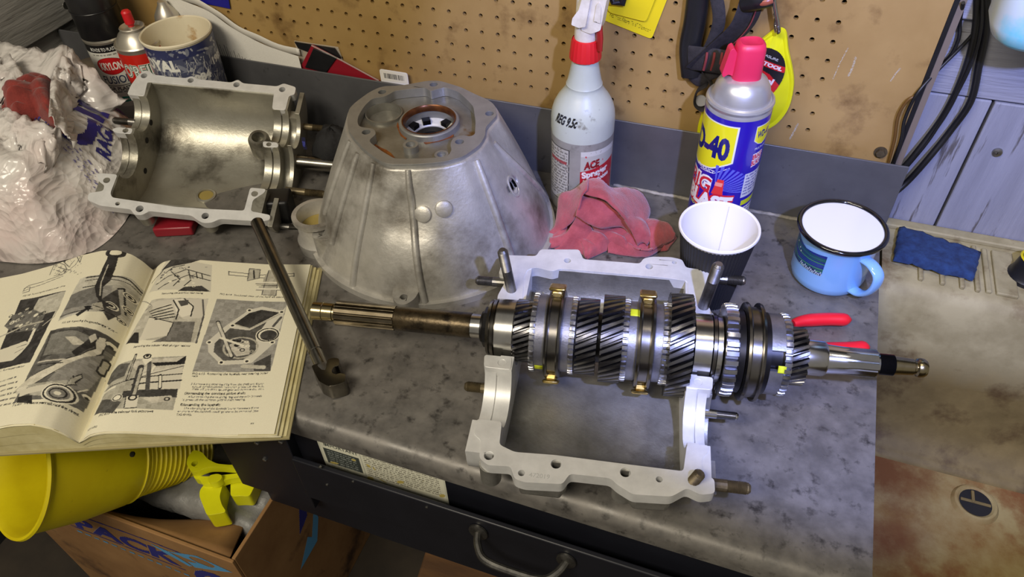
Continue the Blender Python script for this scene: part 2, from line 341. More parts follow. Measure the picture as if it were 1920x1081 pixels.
# ------------------------------------------------------------------ flat print: a small ink canvas laid on a surface
_tt = {}
def text_tris(s, bold=0.):
    k = (s, bold)
    if k not in _tt:
        c = bpy.data.curves.new('lettering', 'FONT'); c.body = s; c.offset = bold; c.resolution_u = 3
        o = bpy.data.objects.new('lettering', c); COL.objects.link(o)
        bpy.context.view_layer.update()
        e = o.evaluated_get(bpy.context.evaluated_depsgraph_get()); me = e.to_mesh(); me.calc_loop_triangles()
        V = np.array([v.co[:2] for v in me.vertices]).reshape(-1, 2); T = np.array([t.vertices[:] for t in me.loop_triangles], int).reshape(-1, 3)
        e.to_mesh_clear(); bpy.data.objects.remove(o); bpy.data.curves.remove(c)
        _tt[k] = (V, T)
    return _tt[k]
class Ink:
    """canvas in units (0..w, 0..h), y up; res = cells per unit"""
    def __init__(s, w, h, res, base=(255, 255, 255)):
        s.w, s.h, s.res = w, h, res; s.nx = max(2, int(w * res)); s.ny = max(2, int(h * res))
        s.c = np.ones((s.ny, s.nx, 3)) * np.array(base); s.m = np.ones((s.ny, s.nx), bool)
        s.X, s.Y = np.meshgrid((np.arange(s.nx)) * w / (s.nx - 1), (np.arange(s.ny)) * h / (s.ny - 1))
    def fill(s, mask, col): s.c[mask] = col
    def inside(s, pts):
        pts = np.asarray([p[:2] for p in pts], float); r = np.zeros(s.X.shape, bool); n = len(pts)
        for i in range(n):
            x1, y1 = pts[i]; x2, y2 = pts[(i + 1) % n]
            if y1 == y2: continue
            cnd = ((y1 > s.Y) != (y2 > s.Y)) & (s.X < (x2 - x1) * (s.Y - y1) / (y2 - y1) + x1); r ^= cnd
        return r
    def poly(s, pts, col): s.c[s.inside(pts)] = col; return s
    def rect(s, x0, y0, x1, y1, col): s.c[(s.X >= x0) & (s.X <= x1) & (s.Y >= y0) & (s.Y <= y1)] = col; return s
    def ell(s, x, y, rx, ry, col, ring=None, ang=0.):
        ca, sa = math.cos(ang), math.sin(ang); dx = s.X - x; dy = s.Y - y
        d = ((dx * ca + dy * sa) / rx) ** 2 + ((-dx * sa + dy * ca) / ry) ** 2
        s.c[(d <= 1) & ((d >= ring ** 2) if ring else True)] = col; return s
    def line(s, pts, wd, col):
        for i in range(len(pts) - 1):
            a = np.array(pts[i], float); b = np.array(pts[i + 1], float); d = b - a; L = max(d @ d, 1e-12)
            t = np.clip(((s.X - a[0]) * d[0] + (s.Y - a[1]) * d[1]) / L, 0, 1)
            s.c[(s.X - a[0] - t * d[0]) ** 2 + (s.Y - a[1] - t * d[1]) ** 2 <= (wd / 2) ** 2] = col
        return s
    def text(s, body, x, y, h, col, w=None, bold=0., ang=0., shear=0., center=False, arc=0.):
        V, T = text_tris(body, bold)
        if not len(T): return s
        V = V.copy(); x0 = V[:, 0].min(); V[:, 0] -= x0; k = h / .73; wd = V[:, 0].max() * k
        V *= k
        if w: V[:, 0] *= w / wd; wd = w
        if center: V[:, 0] -= wd / 2
        if arc: V[:, 1] += arc * (V[:, 0] ** 2)
        V[:, 0] += shear * V[:, 1]
        ca, sa = math.cos(ang), math.sin(ang); V = np.stack([V[:, 0] * ca - V[:, 1] * sa + x, V[:, 0] * sa + V[:, 1] * ca + y], 1)
        sx = (s.nx - 1) / s.w; sy = (s.ny - 1) / s.h
        for t in T:
            a, b, c = V[t] * np.array([sx, sy]); lo = np.floor(np.minimum(np.minimum(a, b), c)).astype(int); hi = np.ceil(np.maximum(np.maximum(a, b), c)).astype(int)
            lo = np.maximum(lo, 0); hi = np.minimum(hi, [s.nx - 1, s.ny - 1])
            if hi[0] < lo[0] or hi[1] < lo[1]: continue
            gx, gy = np.meshgrid(np.arange(lo[0], hi[0] + 1), np.arange(lo[1], hi[1] + 1))
            d1 = (b[0] - a[0]) * (gy - a[1]) - (b[1] - a[1]) * (gx - a[0]); d2 = (c[0] - b[0]) * (gy - b[1]) - (c[1] - b[1]) * (gx - b[0]); d3 = (a[0] - c[0]) * (gy - c[1]) - (a[1] - c[1]) * (gx - c[0])
            e = .04 if h * s.res < 12 else .3
            ok = ((d1 >= -e) & (d2 >= -e) & (d3 >= -e)) | ((d1 <= e) & (d2 <= e) & (d3 <= e))
            s.c[gy[ok], gx[ok]] = col
        return s
    def lines(s, x0, y1, x1, n, pitch, h, col, last=.6):
        """rows of small words too fine to read"""
        for i in range(n):
            x = x0; y = y1 - i * pitch; end = x1 if i < n - 1 else x0 + (x1 - x0) * last
            while x < end:
                wl = random.uniform(.9, 3.2) * h * 1.3; xe = min(x + wl, end)
                mk = (s.X >= x) & (s.X <= xe) & (s.Y >= y) & (s.Y <= y + h) & (rng.random(s.X.shape) < .72)
                s.c[mk] = col; x = xe + h * .7
        return s
    def grain(s, amt):
        s.c = np.clip(s.c + rng.normal(0, amt, s.X.shape)[:, :, None], 0, 255); return s
    def blotch(s, col, n, rmax, seed=0, mask=None):
        r = np.random.default_rng(seed)
        for i in range(n):
            x, y, a, q, t = r.random() * s.w, r.random() * s.h, r.random() * rmax, r.random() * rmax * .5, r.random() * 3
            ca, sa = math.cos(t), math.sin(t); dx = s.X - x; dy = s.Y - y
            mk = ((dx * ca + dy * sa) / (a + 1e-6)) ** 2 + ((-dx * sa + dy * ca) / (q + 1e-6)) ** 2 <= 1
            s.c[mk if mask is None else mk & mask] = col
        return s
    def lay(s, name, fn, parent, material='label', world=False, keep=None, label=None):
        """fn(X, Y) -> (n,3) points (numpy arrays in, vectorised)"""
        P = fn(s.X.ravel(), s.Y.ravel())
        if parent and world:
            inv = np.array(MW[parent.name].inverted()); P = P @ inv[:3, :3].T + inv[:3, 3]
        i = np.arange(s.nx * s.ny).reshape(s.ny, s.nx)
        F = np.stack([i[:-1, :-1], i[:-1, 1:], i[1:, 1:], i[1:, :-1]], -1)
        k = s.m[:-1, :-1] & s.m[1:, 1:]; F = F[k]
        me = bpy.data.meshes.new(name); me.vertices.add(len(P)); me.vertices.foreach_set('co', P.astype(np.float32).ravel())
        me.loops.add(F.size); me.loops.foreach_set('vertex_index', F.ravel().astype(np.int32)); me.polygons.add(len(F))
        me.polygons.foreach_set('loop_start', (np.arange(len(F)) * 4).astype(np.int32)); me.update(calc_edges=True)
        me.polygons.foreach_set('use_smooth', np.ones(len(F), bool))
        ca = me.color_attributes.new('ink', 'FLOAT_COLOR', 'POINT')
        cc = np.ones((len(P), 4), np.float32); cc[:, :3] = lin(np.clip(s.c.reshape(-1, 3), 0, 255) / 255.); ca.data.foreach_set('color', cc.ravel())
        me.materials.append(MT[material]); me.validate(); me.update()
        o = bpy.data.objects.new(name, me); COL.objects.link(o)
        if parent: o.parent = parent; MW[o.name] = MW[parent.name]
        if label: o['label'] = label
        return o
def wrap(r, a0, z0, m=None, sgn=1, r2=None, hh=None):
    """canvas x = arc length around a cylinder of radius r from angle a0, y = height from z0"""
    def fn(X, Y):
        rr = r if r2 is None else r + (r2 - r) * Y / hh
        a = a0 + sgn * X / r
        P = np.stack([rr * np.cos(a), rr * np.sin(a), z0 + Y], 1)
        if m is not None: mm = np.array(m); P = P @ mm[:3, :3].T + mm[:3, 3]
        return P
    return fn
def flatmap(o, u, v):
    o, u, v = [np.array(x, float) for x in (o, u, v)]
    return lambda X, Y: o + X[:, None] * u + Y[:, None] * v
# ================================================================== THE SETTING
YB = .68; YP = .694; YW = .712; XE = .144; YF = .28; ZF = -.50
b = MB(); b.box((-1.6, -1.0, ZF - .03), (1.2, 1.0, ZF)); o = b.build('floor', 'floor'); setp(o, kind='structure')
b = MB(); b.box((-.92, YW + .012, ZF), (1.2, YW + .05, 1.3)); wall = b.build('wall_back', 'dark'); setp(wall, kind='structure')
b = MB(); b.box((-.96, -.9, ZF), (-.918, YW + .05, 1.3)); wl = b.build('wall_left', 'dark'); setp(wl, kind='structure')
def plank(par, lo, hi, mt):
    b = MB(); b.box(lo, hi); return b.build('plank', mt, par, bevel=.0015)
# right of the pegboard: two level boards above, upright boards below, each board proud by its own small amount
plank(wall, (.08, YW + .000, .1480), (.70, YW + .013, .2185), 'plank_b')
plank(wall, (.08, YW - .006, .2205), (.70, YW + .013, .34), 'plank_b')
for i, x in enumerate((.0520, .1990, .3452, .4914)):
    plank(wall, (x, YW + (.0012, 0, .001, .0006)[i], -.30), (x + .1446, YW + .013, .1465), 'plank')
for (px, py) in ((1870, 286),):
    p = atY(px, py, YW - .0012); b = MB(); m = frame(p, (1, 0, 0), (0, -1, 0))
    b.lathe([(.0001, -.001), (.0046, -.001), (.0042, .0008), (.0022, .0014), (.0001, .0014)], 16, m)
    b.box((-.0022, -.0004, .0012), (.0022, .0004, .0016), m); b.box((-.0004, -.0022, .0012), (.0004, .0022, .0016), m)
    b.build('screw', 'screw', wall)
# left wall: horizontal boards, the upper one standing proud of the lower
for z0, z1, dx in ((.086, .20, .012), (.202, .32, .0), (-.02, .083, .002), (.322, .45, .002)):
    b = MB(); b.box((-.918, -.2, z0), (-.9115 + dx, YW + .01, z1)); b.build('plank', 'plank_h', wl, bevel=.002)
p = atX(123, 10, -.8995); m = frame(p, (0, 1, 0), (1, 0, 0)); b = MB(); b.lathe([(.0001, -.001), (.005, -.001), (.0046, .0008), (.003, .0006), (.0001, .0002)], 16, m); b.build('screw', 'screw', wl)
# ================================================================== WORKBENCH
wb = thing('workbench', 'steel topped workbench with low back plate and black drawer', 'workbench', (-.37, .48, ZF))
b = MB()   # worktop: sheet steel rolled over the front edge
prof = [(YP, 0), (YF + .012, 0)] + [(YF + .012 + .012 * math.cos(a), -.012 + .012 * math.sin(a)) for a in np.linspace(PI / 2, PI, 7)[1:]] + [(YF, -.022), (YF + .004, -.0225), (YF + .004, -.014)] + [(YF + .016, -.006), (YP, -.006)]
X0 = -.905
P = [[Vector((x, y, z)) for (y, z) in prof] for x in (X0, XE)]
b.grid(P, cv=True); n = len(prof); b.f += [tuple(range(n)), tuple(range(2 * n - 1, n - 1, -1))]; b.mi += [0, 0]
b.build('worktop', 'bench', wb, world=True, fix=True, ang=40)
b = MB(); b.box((X0, YB, -.01), (XE + .0015, YB + .0022, .0848)); b.build('backsplash', 'splash', wb, world=True, bevel=.0006)
b = MB()   # pale bead of dried sealant along the joint
pts = [Vector((x, YB - .0005 - .0012 * math.sin(x * 90) ** 2, .0006)) for x in np.linspace(-.14, .142, 60)]
b.tube(pts, [.0016 + .0009 * abs(math.sin(i * 1.7)) for i in range(60)], 6); b.build('sealant_bead', mat('dry_sealant', rgb(168, 162, 150), rgb(120, 116, 106), rough=.9, scale=70), wb, world=True)
b = MB(); b.box((-.40, YF + .006, -.19), (XE - .004, YF + .012, -.0062)); b.build('front_rail', 'drawer', wb, world=True, bevel=.0008)
b = MB(); b.box((-.416, YF - .004, -.15), (-.33, YF + .012, -.0230)); b.build('corner_post', 'drawer', wb, world=True, bevel=.0008)
for px, py in ((482, 829), (527, 827), (497, 860)):
    p = atY(px, py, YF - .004); b = MB(); m = frame(p, (1, 0, 0), (0, -1, 0)); b.lathe([(.0024, -.001), (.0024, .0014), (.0014, .002)], 6, m); b.build('bolt', 'screw', wb, world=True)
for x0, x1, y0, y1 in ((XE - .035, XE - .004, YF + .02, YF + .055), (XE - .035, XE - .004, YB - .06, YB - .02), (-.90, -.87, YB - .06, YB - .02), (-.90, -.87, YF + .02, YF + .055)):
    b = MB(); b.box((x0, y0, ZF), (x1, y1, -.0061)); b.build('leg', 'drawer', wb, world=True, bevel=.001)
# the instruction label on the rail, half hidden by the lip and the drawer
x0, x1, z0, z1 = -.305, -.182, -.075, -.0235
K = Ink(x1 - x0, z1 - z0, 2400, (196, 196, 176)); w_, h_ = x1 - x0, z1 - z0
K.rect(.002, .006, w_ - .002, h_ - .002, (214, 212, 190)); K.rect(.004, .010, .040, h_ - .017, (54, 60, 56)); K.text('IMPORTANT', .006, h_ - .013, .0045, (60, 66, 62), bold=.02)
K.lines(.007, h_ - .021, .036, 8, .0035, .0015, (150, 156, 150)); K.lines(.045, h_ - .008, w_ - .006, 11, .0033, .0015, (96, 90, 76)); K.rect(.042, .006, .0424, h_ - .004, (120, 126, 120)); K.blotch((186, 168, 88), 14, .006, 3, K.Y < .03)
K.lay('paper_label', flatmap((x0, YF + .0055, z0), (1, 0, 0), (0, 0, 1)), wb, 'paper_ink', world=True, label='faded instruction label on the drawer rail')
# drawer
b = MB(); b.box((-.325, .2685, -.1120), (XE - .012, .2735, -.0470)); b.box((-.32, .2735, -.108), (XE - .017, .285, -.1045)); dr = b.build('drawer_front', 'drawer', wb, world=True, bevel=.0012)
for px, py in ((600, 875), (613, 908), (662, 902), (800, 950)):
    p = atY(px, py, .2685); b = MB(); b.lathe([(.0014, -.001), (.0014, .0006), (.0006, .001)], 8, frame(p, (1, 0, 0), (0, -1, 0))); b.build('screw', 'screw', dr, world=True)
hL = atY(897, 992, .268); hR = atY(1062, 1052, .268); zc = (hL.z + hR.z) / 2
hl = Vector((hL.x, .268, zc)); hr = Vector((hR.x, .268, zc)); b = MB()
d = Vector((0, -1, 0))
pts = spline([hl + d * .002, hl + d * .012 + Vector((.004, 0, -.001)), hl + d * .021 + Vector((.014, 0, -.002)), (hl + hr) / 2 + d * .023 + Vector((0, 0, -.002)), hr + d * .021 + Vector((-.014, 0, -.002)), hr + d * .012 + Vector((-.004, 0, -.001)), hr + d * .002], 6)
b.tube(pts, .0034, 10)
for q in (hl, hr): b.lathe([(.0085, 0), (.0085, .0016), (.006, .003), (.0001, .003)], 18, frame(q, (1, 0, 0), d) @ Matrix.Diagonal((1, 1.3, 1, 1)))
hd = b.build('handle', mat('dull_pull_handle', rgb(128, 126, 120), rgb(84, 82, 80), rough=.36, metal=.9, scale=80), dr, world=True, label='dull grey pull handle')
# ================================================================== PEGBOARD
PX0, PX1, PZ0, PZ1 = -.80, .1307, .060, .42
DX, DZ = .01813, .0185; HC, HZ = .0473, .0998; HR = .0023; TH = .005
pb = thing('pegboard', 'tan hardboard pegboard behind the bench with rows of holes', 'pegboard', (-.3, YP, PZ0))
b = MB(); cols = [HC - i * DX for i in range(41)]; rows = [HZ + j * DZ for j in range(13)]
N8 = 10
def peg_cell(cx, cz, x0, x1, z0, z1):
    hole = [(cx + HR * math.cos(2 * PI * (k + .5) / N8), cz + HR * math.sin(2 * PI * (k + .5) / N8)) for k in range(N8)]
    vs = [(x0, YP, z0), (x1, YP, z0), (x1, YP, z1), (x0, YP, z1)] + [(x, YP, z) for x, z in hole] + [(x, YP + TH, z) for x, z in hole]
    fs = []
    # corners: 0 BL 1 BR 2 TR 3 TL ; fan each hole edge to the nearest corner
    def cn(k):
        a = (2 * PI * (k + .5) / N8) % (2 * PI); return 2 if a < PI / 2 else 3 if a < PI else 0 if a < 1.5 * PI else 1
    for k in range(N8):
        l = (k + 1) % N8; c0, c1 = cn(k), cn(l)
        fs.append((c0, 4 + k, 4 + l)) if c0 == c1 else fs.append((c0, 4 + k, 4 + l, c1))
        fs.append((4 + k, 4 + N8 + k, 4 + N8 + l, 4 + l))
    b.add(vs, fs)
for cx in cols:
    for cz in rows: peg_cell(cx, cz, cx - DX / 2, cx + DX / 2, cz - DZ / 2, cz + DZ / 2)
xa, xb, za, zb = cols[-1] - DX / 2, cols[0] + DX / 2, rows[0] - DZ / 2, rows[-1] + DZ / 2
for x0, x1, z0, z1 in ((PX0, xa, PZ0, PZ1), (xb, PX1, PZ0, PZ1), (xa, xb, PZ0, za), (xa, xb, zb, PZ1)):
    b.add([(x0, YP, z0), (x1, YP, z0), (x1, YP, z1), (x0, YP, z1), (x0, YP + TH, z0), (x1, YP + TH, z0), (x1, YP + TH, z1), (x0, YP + TH, z1)], [(0, 1, 2, 3), (4, 0, 3, 7), (1, 5, 6, 2), (3, 2, 6, 7), (0, 4, 5, 1)])
b.build('panel', 'peg', pb, world=True, flat=True)
for k, (pts, w) in enumerate((([(1604, 108), (1598, 128), (1591, 142)], .0022), ([(1688, 128), (1678, 140), (1670, 152)], .0013), ([(1496, 232), (1488, 248), (1481, 260)], .0020), ([(1590, 90), (1574, 120), (1562, 148)], .0012))):
    q = [atY(x, y, YP - .0002) for x, y in pts]; xa_, za_ = min(p.x for p in q) - .003, min(p.z for p in q) - .003
    K = Ink(max(p.x for p in q) + .003 - xa_, max(p.z for p in q) + .003 - za_, 2600, (255, 255, 255)); K.line([(p.x - xa_, p.z - za_) for p in q], w, (178, 168, 146)); K.m = (K.c[:, :, 0] < 250) & (rng.random((K.ny, K.nx)) < .82)
    K.lay('scrape_mark', flatmap((xa_, YP - .0002, za_), (1, 0, 0), (0, 0, 1)), pb, 'paper_ink', world=True)
b = MB(); b.box((PX1 + .0002, YP - .0005, PZ0 - .004), (PX1 + .0042, YP + .004, PZ1)); b.build('edge_trim', 'black_plastic', pb, world=True, label='black edge strip')
b = MB(); b.box((PX1 + .0044, YP + .0005, PZ0 + .012), (PX1 + .0098, YP + .017, PZ1)); b.build('batten', mat('grey_brown_batten', rgb(112, 100, 88), rough=.7), pb, world=True, label='grey brown batten behind the edge')
p = atY(1651, 285, YP); m = frame(p, (1, 0, 0), (0, -1, 0)); b = MB(); b.lathe([(.0062, 0), (.0062, .001), (.0001, .001)], 20, m); b.lathe([(.0042, .001), (.0042, .0042), (.0001, .0046)], 6, m); b.build('bolt', 'stud_rust', pb, world=True)
# ================================================================== SINK (right of the bench)
SX0, SX1 = XE + .0035, .62; SZ = -.004
sk = thing('utility_sink', 'stone utility sink beside the bench with rust stained bottom', 'sink', (.38, .46, ZF))
yz = [(.7112, SZ), (.622, SZ), (.614, SZ - .003), (.608, SZ - .012), (.604, SZ - .03), (.600, SZ - .08), (.596, SZ - .135), (.591, SZ - .165), (.586, SZ - .181), (.577, SZ - .194), (.568, SZ - .199), (.562, SZ - .2005), (.5595, SZ - .2050), (.552, SZ - .2055), (.50, SZ - .2070), (.40, SZ - .2095), (.26, SZ - .211), (.22, SZ - .205), (.205, SZ - .18), (.20, SZ), (.17, SZ), (.17, SZ - .26), (.7112, SZ - .26)]
xs = np.linspace(SX0, SX1, 40); b = MB(); nb = len(yz)
def skz(x, y, z): return (x, y + (0.012 * (x - .15) if -.19 < z - SZ < -.01 and y > .5 else 0), z)
dc = at(1828, 943, SZ - .2045)   # drain centre
P = [[Vector(skz(x, y, z)) for y, z in yz] for x in xs]
b.grid(P, cv=True); b.f += [tuple(range(nb)), tuple(range(len(xs) * nb - 1, (len(xs) - 1) * nb - 1, -1))]; b.mi += [0, 0]
# bottom strip carries the rust, unbroken under the drain
for i, f in enumerate(b.f):
    if len(f) == 4:
        cen = sum((Vector(b.v[k]) for k in f), Vector()) / 4
        if .22 < cen.y < .5595 and -.215 < cen.z < -.19: b.mi[i] = 1
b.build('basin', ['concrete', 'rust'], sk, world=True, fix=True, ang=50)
b = MB()   # end wall towards the bench
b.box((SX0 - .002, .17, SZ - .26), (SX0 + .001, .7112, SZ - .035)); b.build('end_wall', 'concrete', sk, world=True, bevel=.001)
m = frame(dc, (1, 0, 0), (0, 0, 1)); b = MB()
b.lathe([(.0155, .0010), (.0180, .0030), (.0205, .0026), (.024, -.0030), (.0215, -.0060), (.0155, -.0060)], 32, m, closed=True); b.build('drain_ring', 'rust', sk, world=True)
b = MB(); b.lathe([(.0157, .0016), (.0001, .0015)], 32, m); dh = b.build('drain_shade_disc', 'dark', sk, world=True)  # dark disc painted for the shade down the drain
b = MB(); b.box((-.0145, -.0016, .0014), (.0145, .0016, .0030), m); b.box((-.004, -.0015, .0014), (-.001, .013, .0038), m); b.build('cross_bar', 'concrete', sk, world=True, bevel=.0005)
# washboard ledge: low plates and ridges standing on it
ridge = MB(); ridge.box((-.0022, -.0340, -.0005), (.0022, .0340, .0042)); rmesh = None
for px in (1725, 1765, 1801, 1829):
    q = at(px, 520, SZ)
    if rmesh is None:
        o = ridge.build('washboard_ridge', 'ridge', sk, bevel=.0014); rmesh = o.data
    else:
        o2 = o.copy(); COL.objects.link(o2); o = o2
    o.location = sk.matrix_world.inverted() @ Vector((q.x, .6575, SZ)) if False else (MW[sk.name].inverted() @ Vector((q.x, .6575, SZ)))
for x0, x1 in ((.2405, .2455), (.2495, .2685)):
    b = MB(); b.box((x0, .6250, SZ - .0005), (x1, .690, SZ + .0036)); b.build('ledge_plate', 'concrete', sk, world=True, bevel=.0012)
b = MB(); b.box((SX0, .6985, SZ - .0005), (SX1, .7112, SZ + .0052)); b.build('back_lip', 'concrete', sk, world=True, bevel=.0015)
for x in (SX0 + .03, SX1 - .03):
    for y in (.21, .66):
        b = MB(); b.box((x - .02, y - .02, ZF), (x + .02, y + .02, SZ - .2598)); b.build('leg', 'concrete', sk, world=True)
# ---- scouring pad on the ridges
b = MB(); c4 = [at(1690, 417, .012), at(1846, 462, .012), at(1831, 514, .010), at(1681, 474, .012)]; nx, ny = 22, 11; top = []; bot = []
for i in range(nx):
    u = i / (nx - 1); rt, rb = [], []
    for j in range(ny):
        v = j / (ny - 1); pt = (c4[0] * (1 - u) + c4[1] * u) * (1 - v) + (c4[3] * (1 - u) + c4[2] * u) * v
        e = min(u, 1 - u, v, 1 - v); rr = math.sin(i * 1.3 + j * .7) * .0009 + random.uniform(-.0005, .0005)
        jx = random.uniform(-.0007, .0007) * (e < .01); zz = SZ + .0118 + .0026 * math.sin(u * 3.4 + .3) + rr - (.0022 if e < .01 else 0)
        rt.append(Vector((pt.x + jx, pt.y + jx + .0012 * math.sin(u * 9), zz))); rb.append(Vector((pt.x + jx, pt.y + jx + .0012 * math.sin(u * 9), max(zz - .0062, SZ + .0044))))
    top.append(rt); bot.append(rb)
b.grid(top); b.grid([r[::-1] for r in bot]); n0 = nx * ny
rim = [(i, 0) for i in range(nx)] + [(nx - 1, j) for j in range(1, ny)] + [(i, ny - 1) for i in range(nx - 2, -1, -1)] + [(0, j) for j in range(ny - 2, 0, -1)]
for k in range(len(rim)):
    (i, j), (i2, j2) = rim[k], rim[(k + 1) % len(rim)]
    b.f.append((i * ny + j, i2 * ny + j2, n0 + i2 * ny + ny - 1 - j2, n0 + i * ny + ny - 1 - j)); b.mi.append(0)
o = b.build('scouring_pad', 'pad', None, fix=True, ang=80); setp(o, 'blue scouring pad lying across the ridges of the sink ledge', 'scouring pad')
# ---- black tap base at the right edge of the ledge
q = at(1925, 520, SZ); m = frame((q.x, q.y, SZ), (1, 0, 0)); tp = thing('tap_base', 'round black tap base at the far end of the sink ledge', 'tap', m=m)
b = MB(); b.lathe([(.0185, 0), (.0185, .004), (.0165, .007), (.0150, .018), (.0140, .024), (.0115, .027), (.0001, .027)], 28); b.build('body', 'black_plastic', tp)
b = MB(); b.lathe([(.0142, .0238), (.0152, .025), (.0142, .0264), (.0130, .0256)], 28, closed=True); b.build('seal_ring', 'yellow', tp, label='thin yellow seal ring')
# ================================================================== GEARBOX HALF CASES
MYZ = Matrix(((0, 0, 1, 0), (1, 0, 0, 0), (0, 1, 0, 0), (0, 0, 0, 1)))     # prism plane (x,y) -> local (Y,Z), extrusion -> local X
def section(y0, y1, d, ex, n=22):
    yc, a = (y0 + y1) / 2, (y1 - y0) / 2; out = []
    for k in range(n + 1):
        t = PI * k / n; c, s_ = math.cos(t), math.sin(t)
        out.append((yc + a * math.copysign(abs(c) ** (2 / ex), c), -d * abs(s_) ** (2 / ex)))
    return out
def thread_stud(parent, p, d, L, r, mt, name='stud', plain=.0):
    """stud with a real screw thread of fine rings from p along d (world)"""
    b = MB(); d = Vector(d).normalized(); m = frame(p, d.orthogonal(), d); prof = [(r * .9, 0)]
    z = plain * L
    if plain: prof += [(r * .98, 0), (r * .98, z)]
    while z < L - r * .5:
        prof += [(r, z), (r * .86, z + r * .11)]; z += r * .22
    prof += [(r * .9, L - r * .4), (r * .6, L), (.0001, L)]
    b.lathe(prof, 14, m); return b.build(name, mt, parent, world=True, ang=20)
def half_case(root, xs, sec, exps, bores, polys, mats, wall=.005, bodyz=-.002):
    """xs: left wall x0,x1, right wall x0,x1; sec: (y0,y1,depth); polys: (name, outline, holes)"""
    (a0, a1), (b0, b1) = xs; y0, y1, d = sec; inn = section(y0, y1, d, exps, 26); out = section(y0 - wall, y1 + wall, d + wall, exps, 26)
    b = MB(); nu = 9; xx = [a1 - .002 + (b0 - a1 + .004) * i / (nu - 1) for i in range(nu)]
    loop = inn + out[::-1]; P = [[Vector((x, y, min(z, bodyz) + 0)) for y, z in loop] for x in xx]
    b.grid(P, cv=True); k = len(loop); b.f += [tuple(range(k)), tuple(range(nu * k - 1, (nu - 1) * k - 1, -1))]; b.mi += [0, 0]
    b.build('body', mats[0], root, fix=True, ang=40)
    for (x0, x1) in xs:
        for t0, t1, dr in ((0, .42, .0012), (.42, .50, .0028), (.50, 1., .0)):
            if x0 > (a0 + b1) / 2: t0, t1 = 1 - t1, 1 - t0
            o = [(y, min(z, -.0006)) for y, z in out]
            top = []
            for (cy_, r) in sorted(bores, key=lambda q: q[0]):
                rr = r + dr; top += [(cy_ + rr * math.cos(t), -.0006 + rr * math.sin(t)) for t in np.linspace(PI, 2 * PI, 22)]
            b = MB(); b.prism(o + top, [], x0 + (x1 - x0) * t0, x0 + (x1 - x0) * t1, MYZ)
            b.build('bearing_saddle', mats[2], root, ang=30)
    for nm, o, holes in polys:
        b = MB(); b.prism(round_poly(o, .0028, 3), [circle(x, y, r, 16) for x, y, r in holes], -.0105, 0)
        b.build(nm, mats[1], root, bevel=.0007, ang=30)
        for x, y, r in holes:   # dark disc standing in for the shade down each bolt hole
            b = MB(); b.lathe([(r * .98, -.0104), (r * .98, -.0080), (.0001, -.0084)], 14, Matrix.Translation((x, y, 0))); b.build('bolt_hole_shade', 'blacksteel', root)
ZC = .055
A1 = at(590, 582, ZC); B1 = at(1735, 690, ZC); xd1 = (B1 - A1).normalized()
F1 = frame(A1, xd1)
c1 = thing('gearbox_half_case', 'pale gearbox half case under the gear shaft at the bench front', 'gearbox case', m=F1)
gap1 = .004
backp = [(.1512, .0646), (.1526, .0903), (.1818, .0927), (.1845, .1023), (.2203, .1062), (.2251, .0935), (.2766, .0938), (.2796, .1012), (.2871, .1044), (.3045, .1058), (.3143, .1037), (.3175, .0935), (.3408, .0914), (.3440, .0884), (.3421, .0694), (.3372, .0680), (.3352, .0508), (.3390, .0375), (.3380, .0302), (.3190, .0302), (.3190, .0763), (.2991, .0778), (.2060, .0785), (.1990, .0740), (.1840, .0774), (.1765, .0742), (.1745, .0642), (.1781, .0290), (.1560, .0290), (.1550, .0380), (.1590, .0560), (.1580, .0646)]
frontp = [(.1615, -.1064), (.1613, -.0929), (.1805, -.0929), (.1819, -.1131), (.1939, -.1178), (.2235, -.1164), (.2736, -.1171), (.3141, -.1175), (.3168, -.0945), (.3325, -.0935), (.3314, -.1004), (.3271, -.1050), (.3275, -.1190), (.3353, -.1204), (.3354, -.1319), (.3260, -.1345), (.3165, -.1305), (.3059, -.1386), (.2797, -.1404), (.2686, -.1343), (.2638, -.1299), (.2353, -.1302), (.2311, -.1391), (.2042, -.1412), (.1970, -.1393), (.1930, -.1300), (.1765, -.1312), (.1694, -.1262), (.1679, -.1109)]
half_case(c1, ((.158, .180), (.317, .3335)), (-.1165, .0775, .0468), 3.2, [(0, .0288), (-.068, .0245)],
    [('flange', backp, [(.211, .0900, .0032), (.2849, .0908, .0034), (.3072, .0990, .0021)]),
     ('flange', frontp, [(.1760, -.1232, .0037), (.2014, -.1342, .0025), (.2248, -.1237, .0038), (.2739, -.1239, .0038), (.2975, -.1262, .0024)]),
     ('bridge', [(.1555, -.0300), (.1785, -.0300), (.1795, -.0428), (.1575, -.0428)], [(.1712, -.0364, .0033)]),
     ('bridge', [(.3165, -.0300), (.3375, -.0300), (.3365, -.0428), (.3165, -.0428)], [(.3256, -.0364, .0033)])],
    ('alu_cast', 'alu_saw', 'alu_saw'))
def L1(x, y, z): return F1 @ Vector((x, y, z))
# depth under the big bosses so the flange reads as solid casting
for x, y, r in ((.176, -.1232, .0078), (.2248, -.1237, .0082), (.2739, -.1239, .0082), (.211, .090, .0085), (.2849, .0908, .0085)):
    b = MB(); b.prism(circle(x, y, r, 20), [circle(x, y, .0038, 14)], -.030, -.0104); b.build('bolt_boss', 'alu_cast', c1, ang=40)
for o in ([(.1970, -.1185), (.2000, -.1385), (.2300, -.1385), (.2350, -.1185)], [(.264, -.1185), (.281, -.1395), (.305, -.138), (.314, -.1185)]):
    b = MB(); b.prism(o, [], -.022, -.0104); b.build('edge_rib', 'alu_cast', c1, bevel=.002)
b = MB()   # half-round end flange of the right-hand face
o = section(-.126, .084, .0515, 2.6, 26); top = []
for cy_, r in ((-.068, .030), (0, .034)): top += [(cy_ + r * math.cos(t), -.012 + r * math.sin(t)) for t in np.linspace(PI, 2 * PI, 16)]
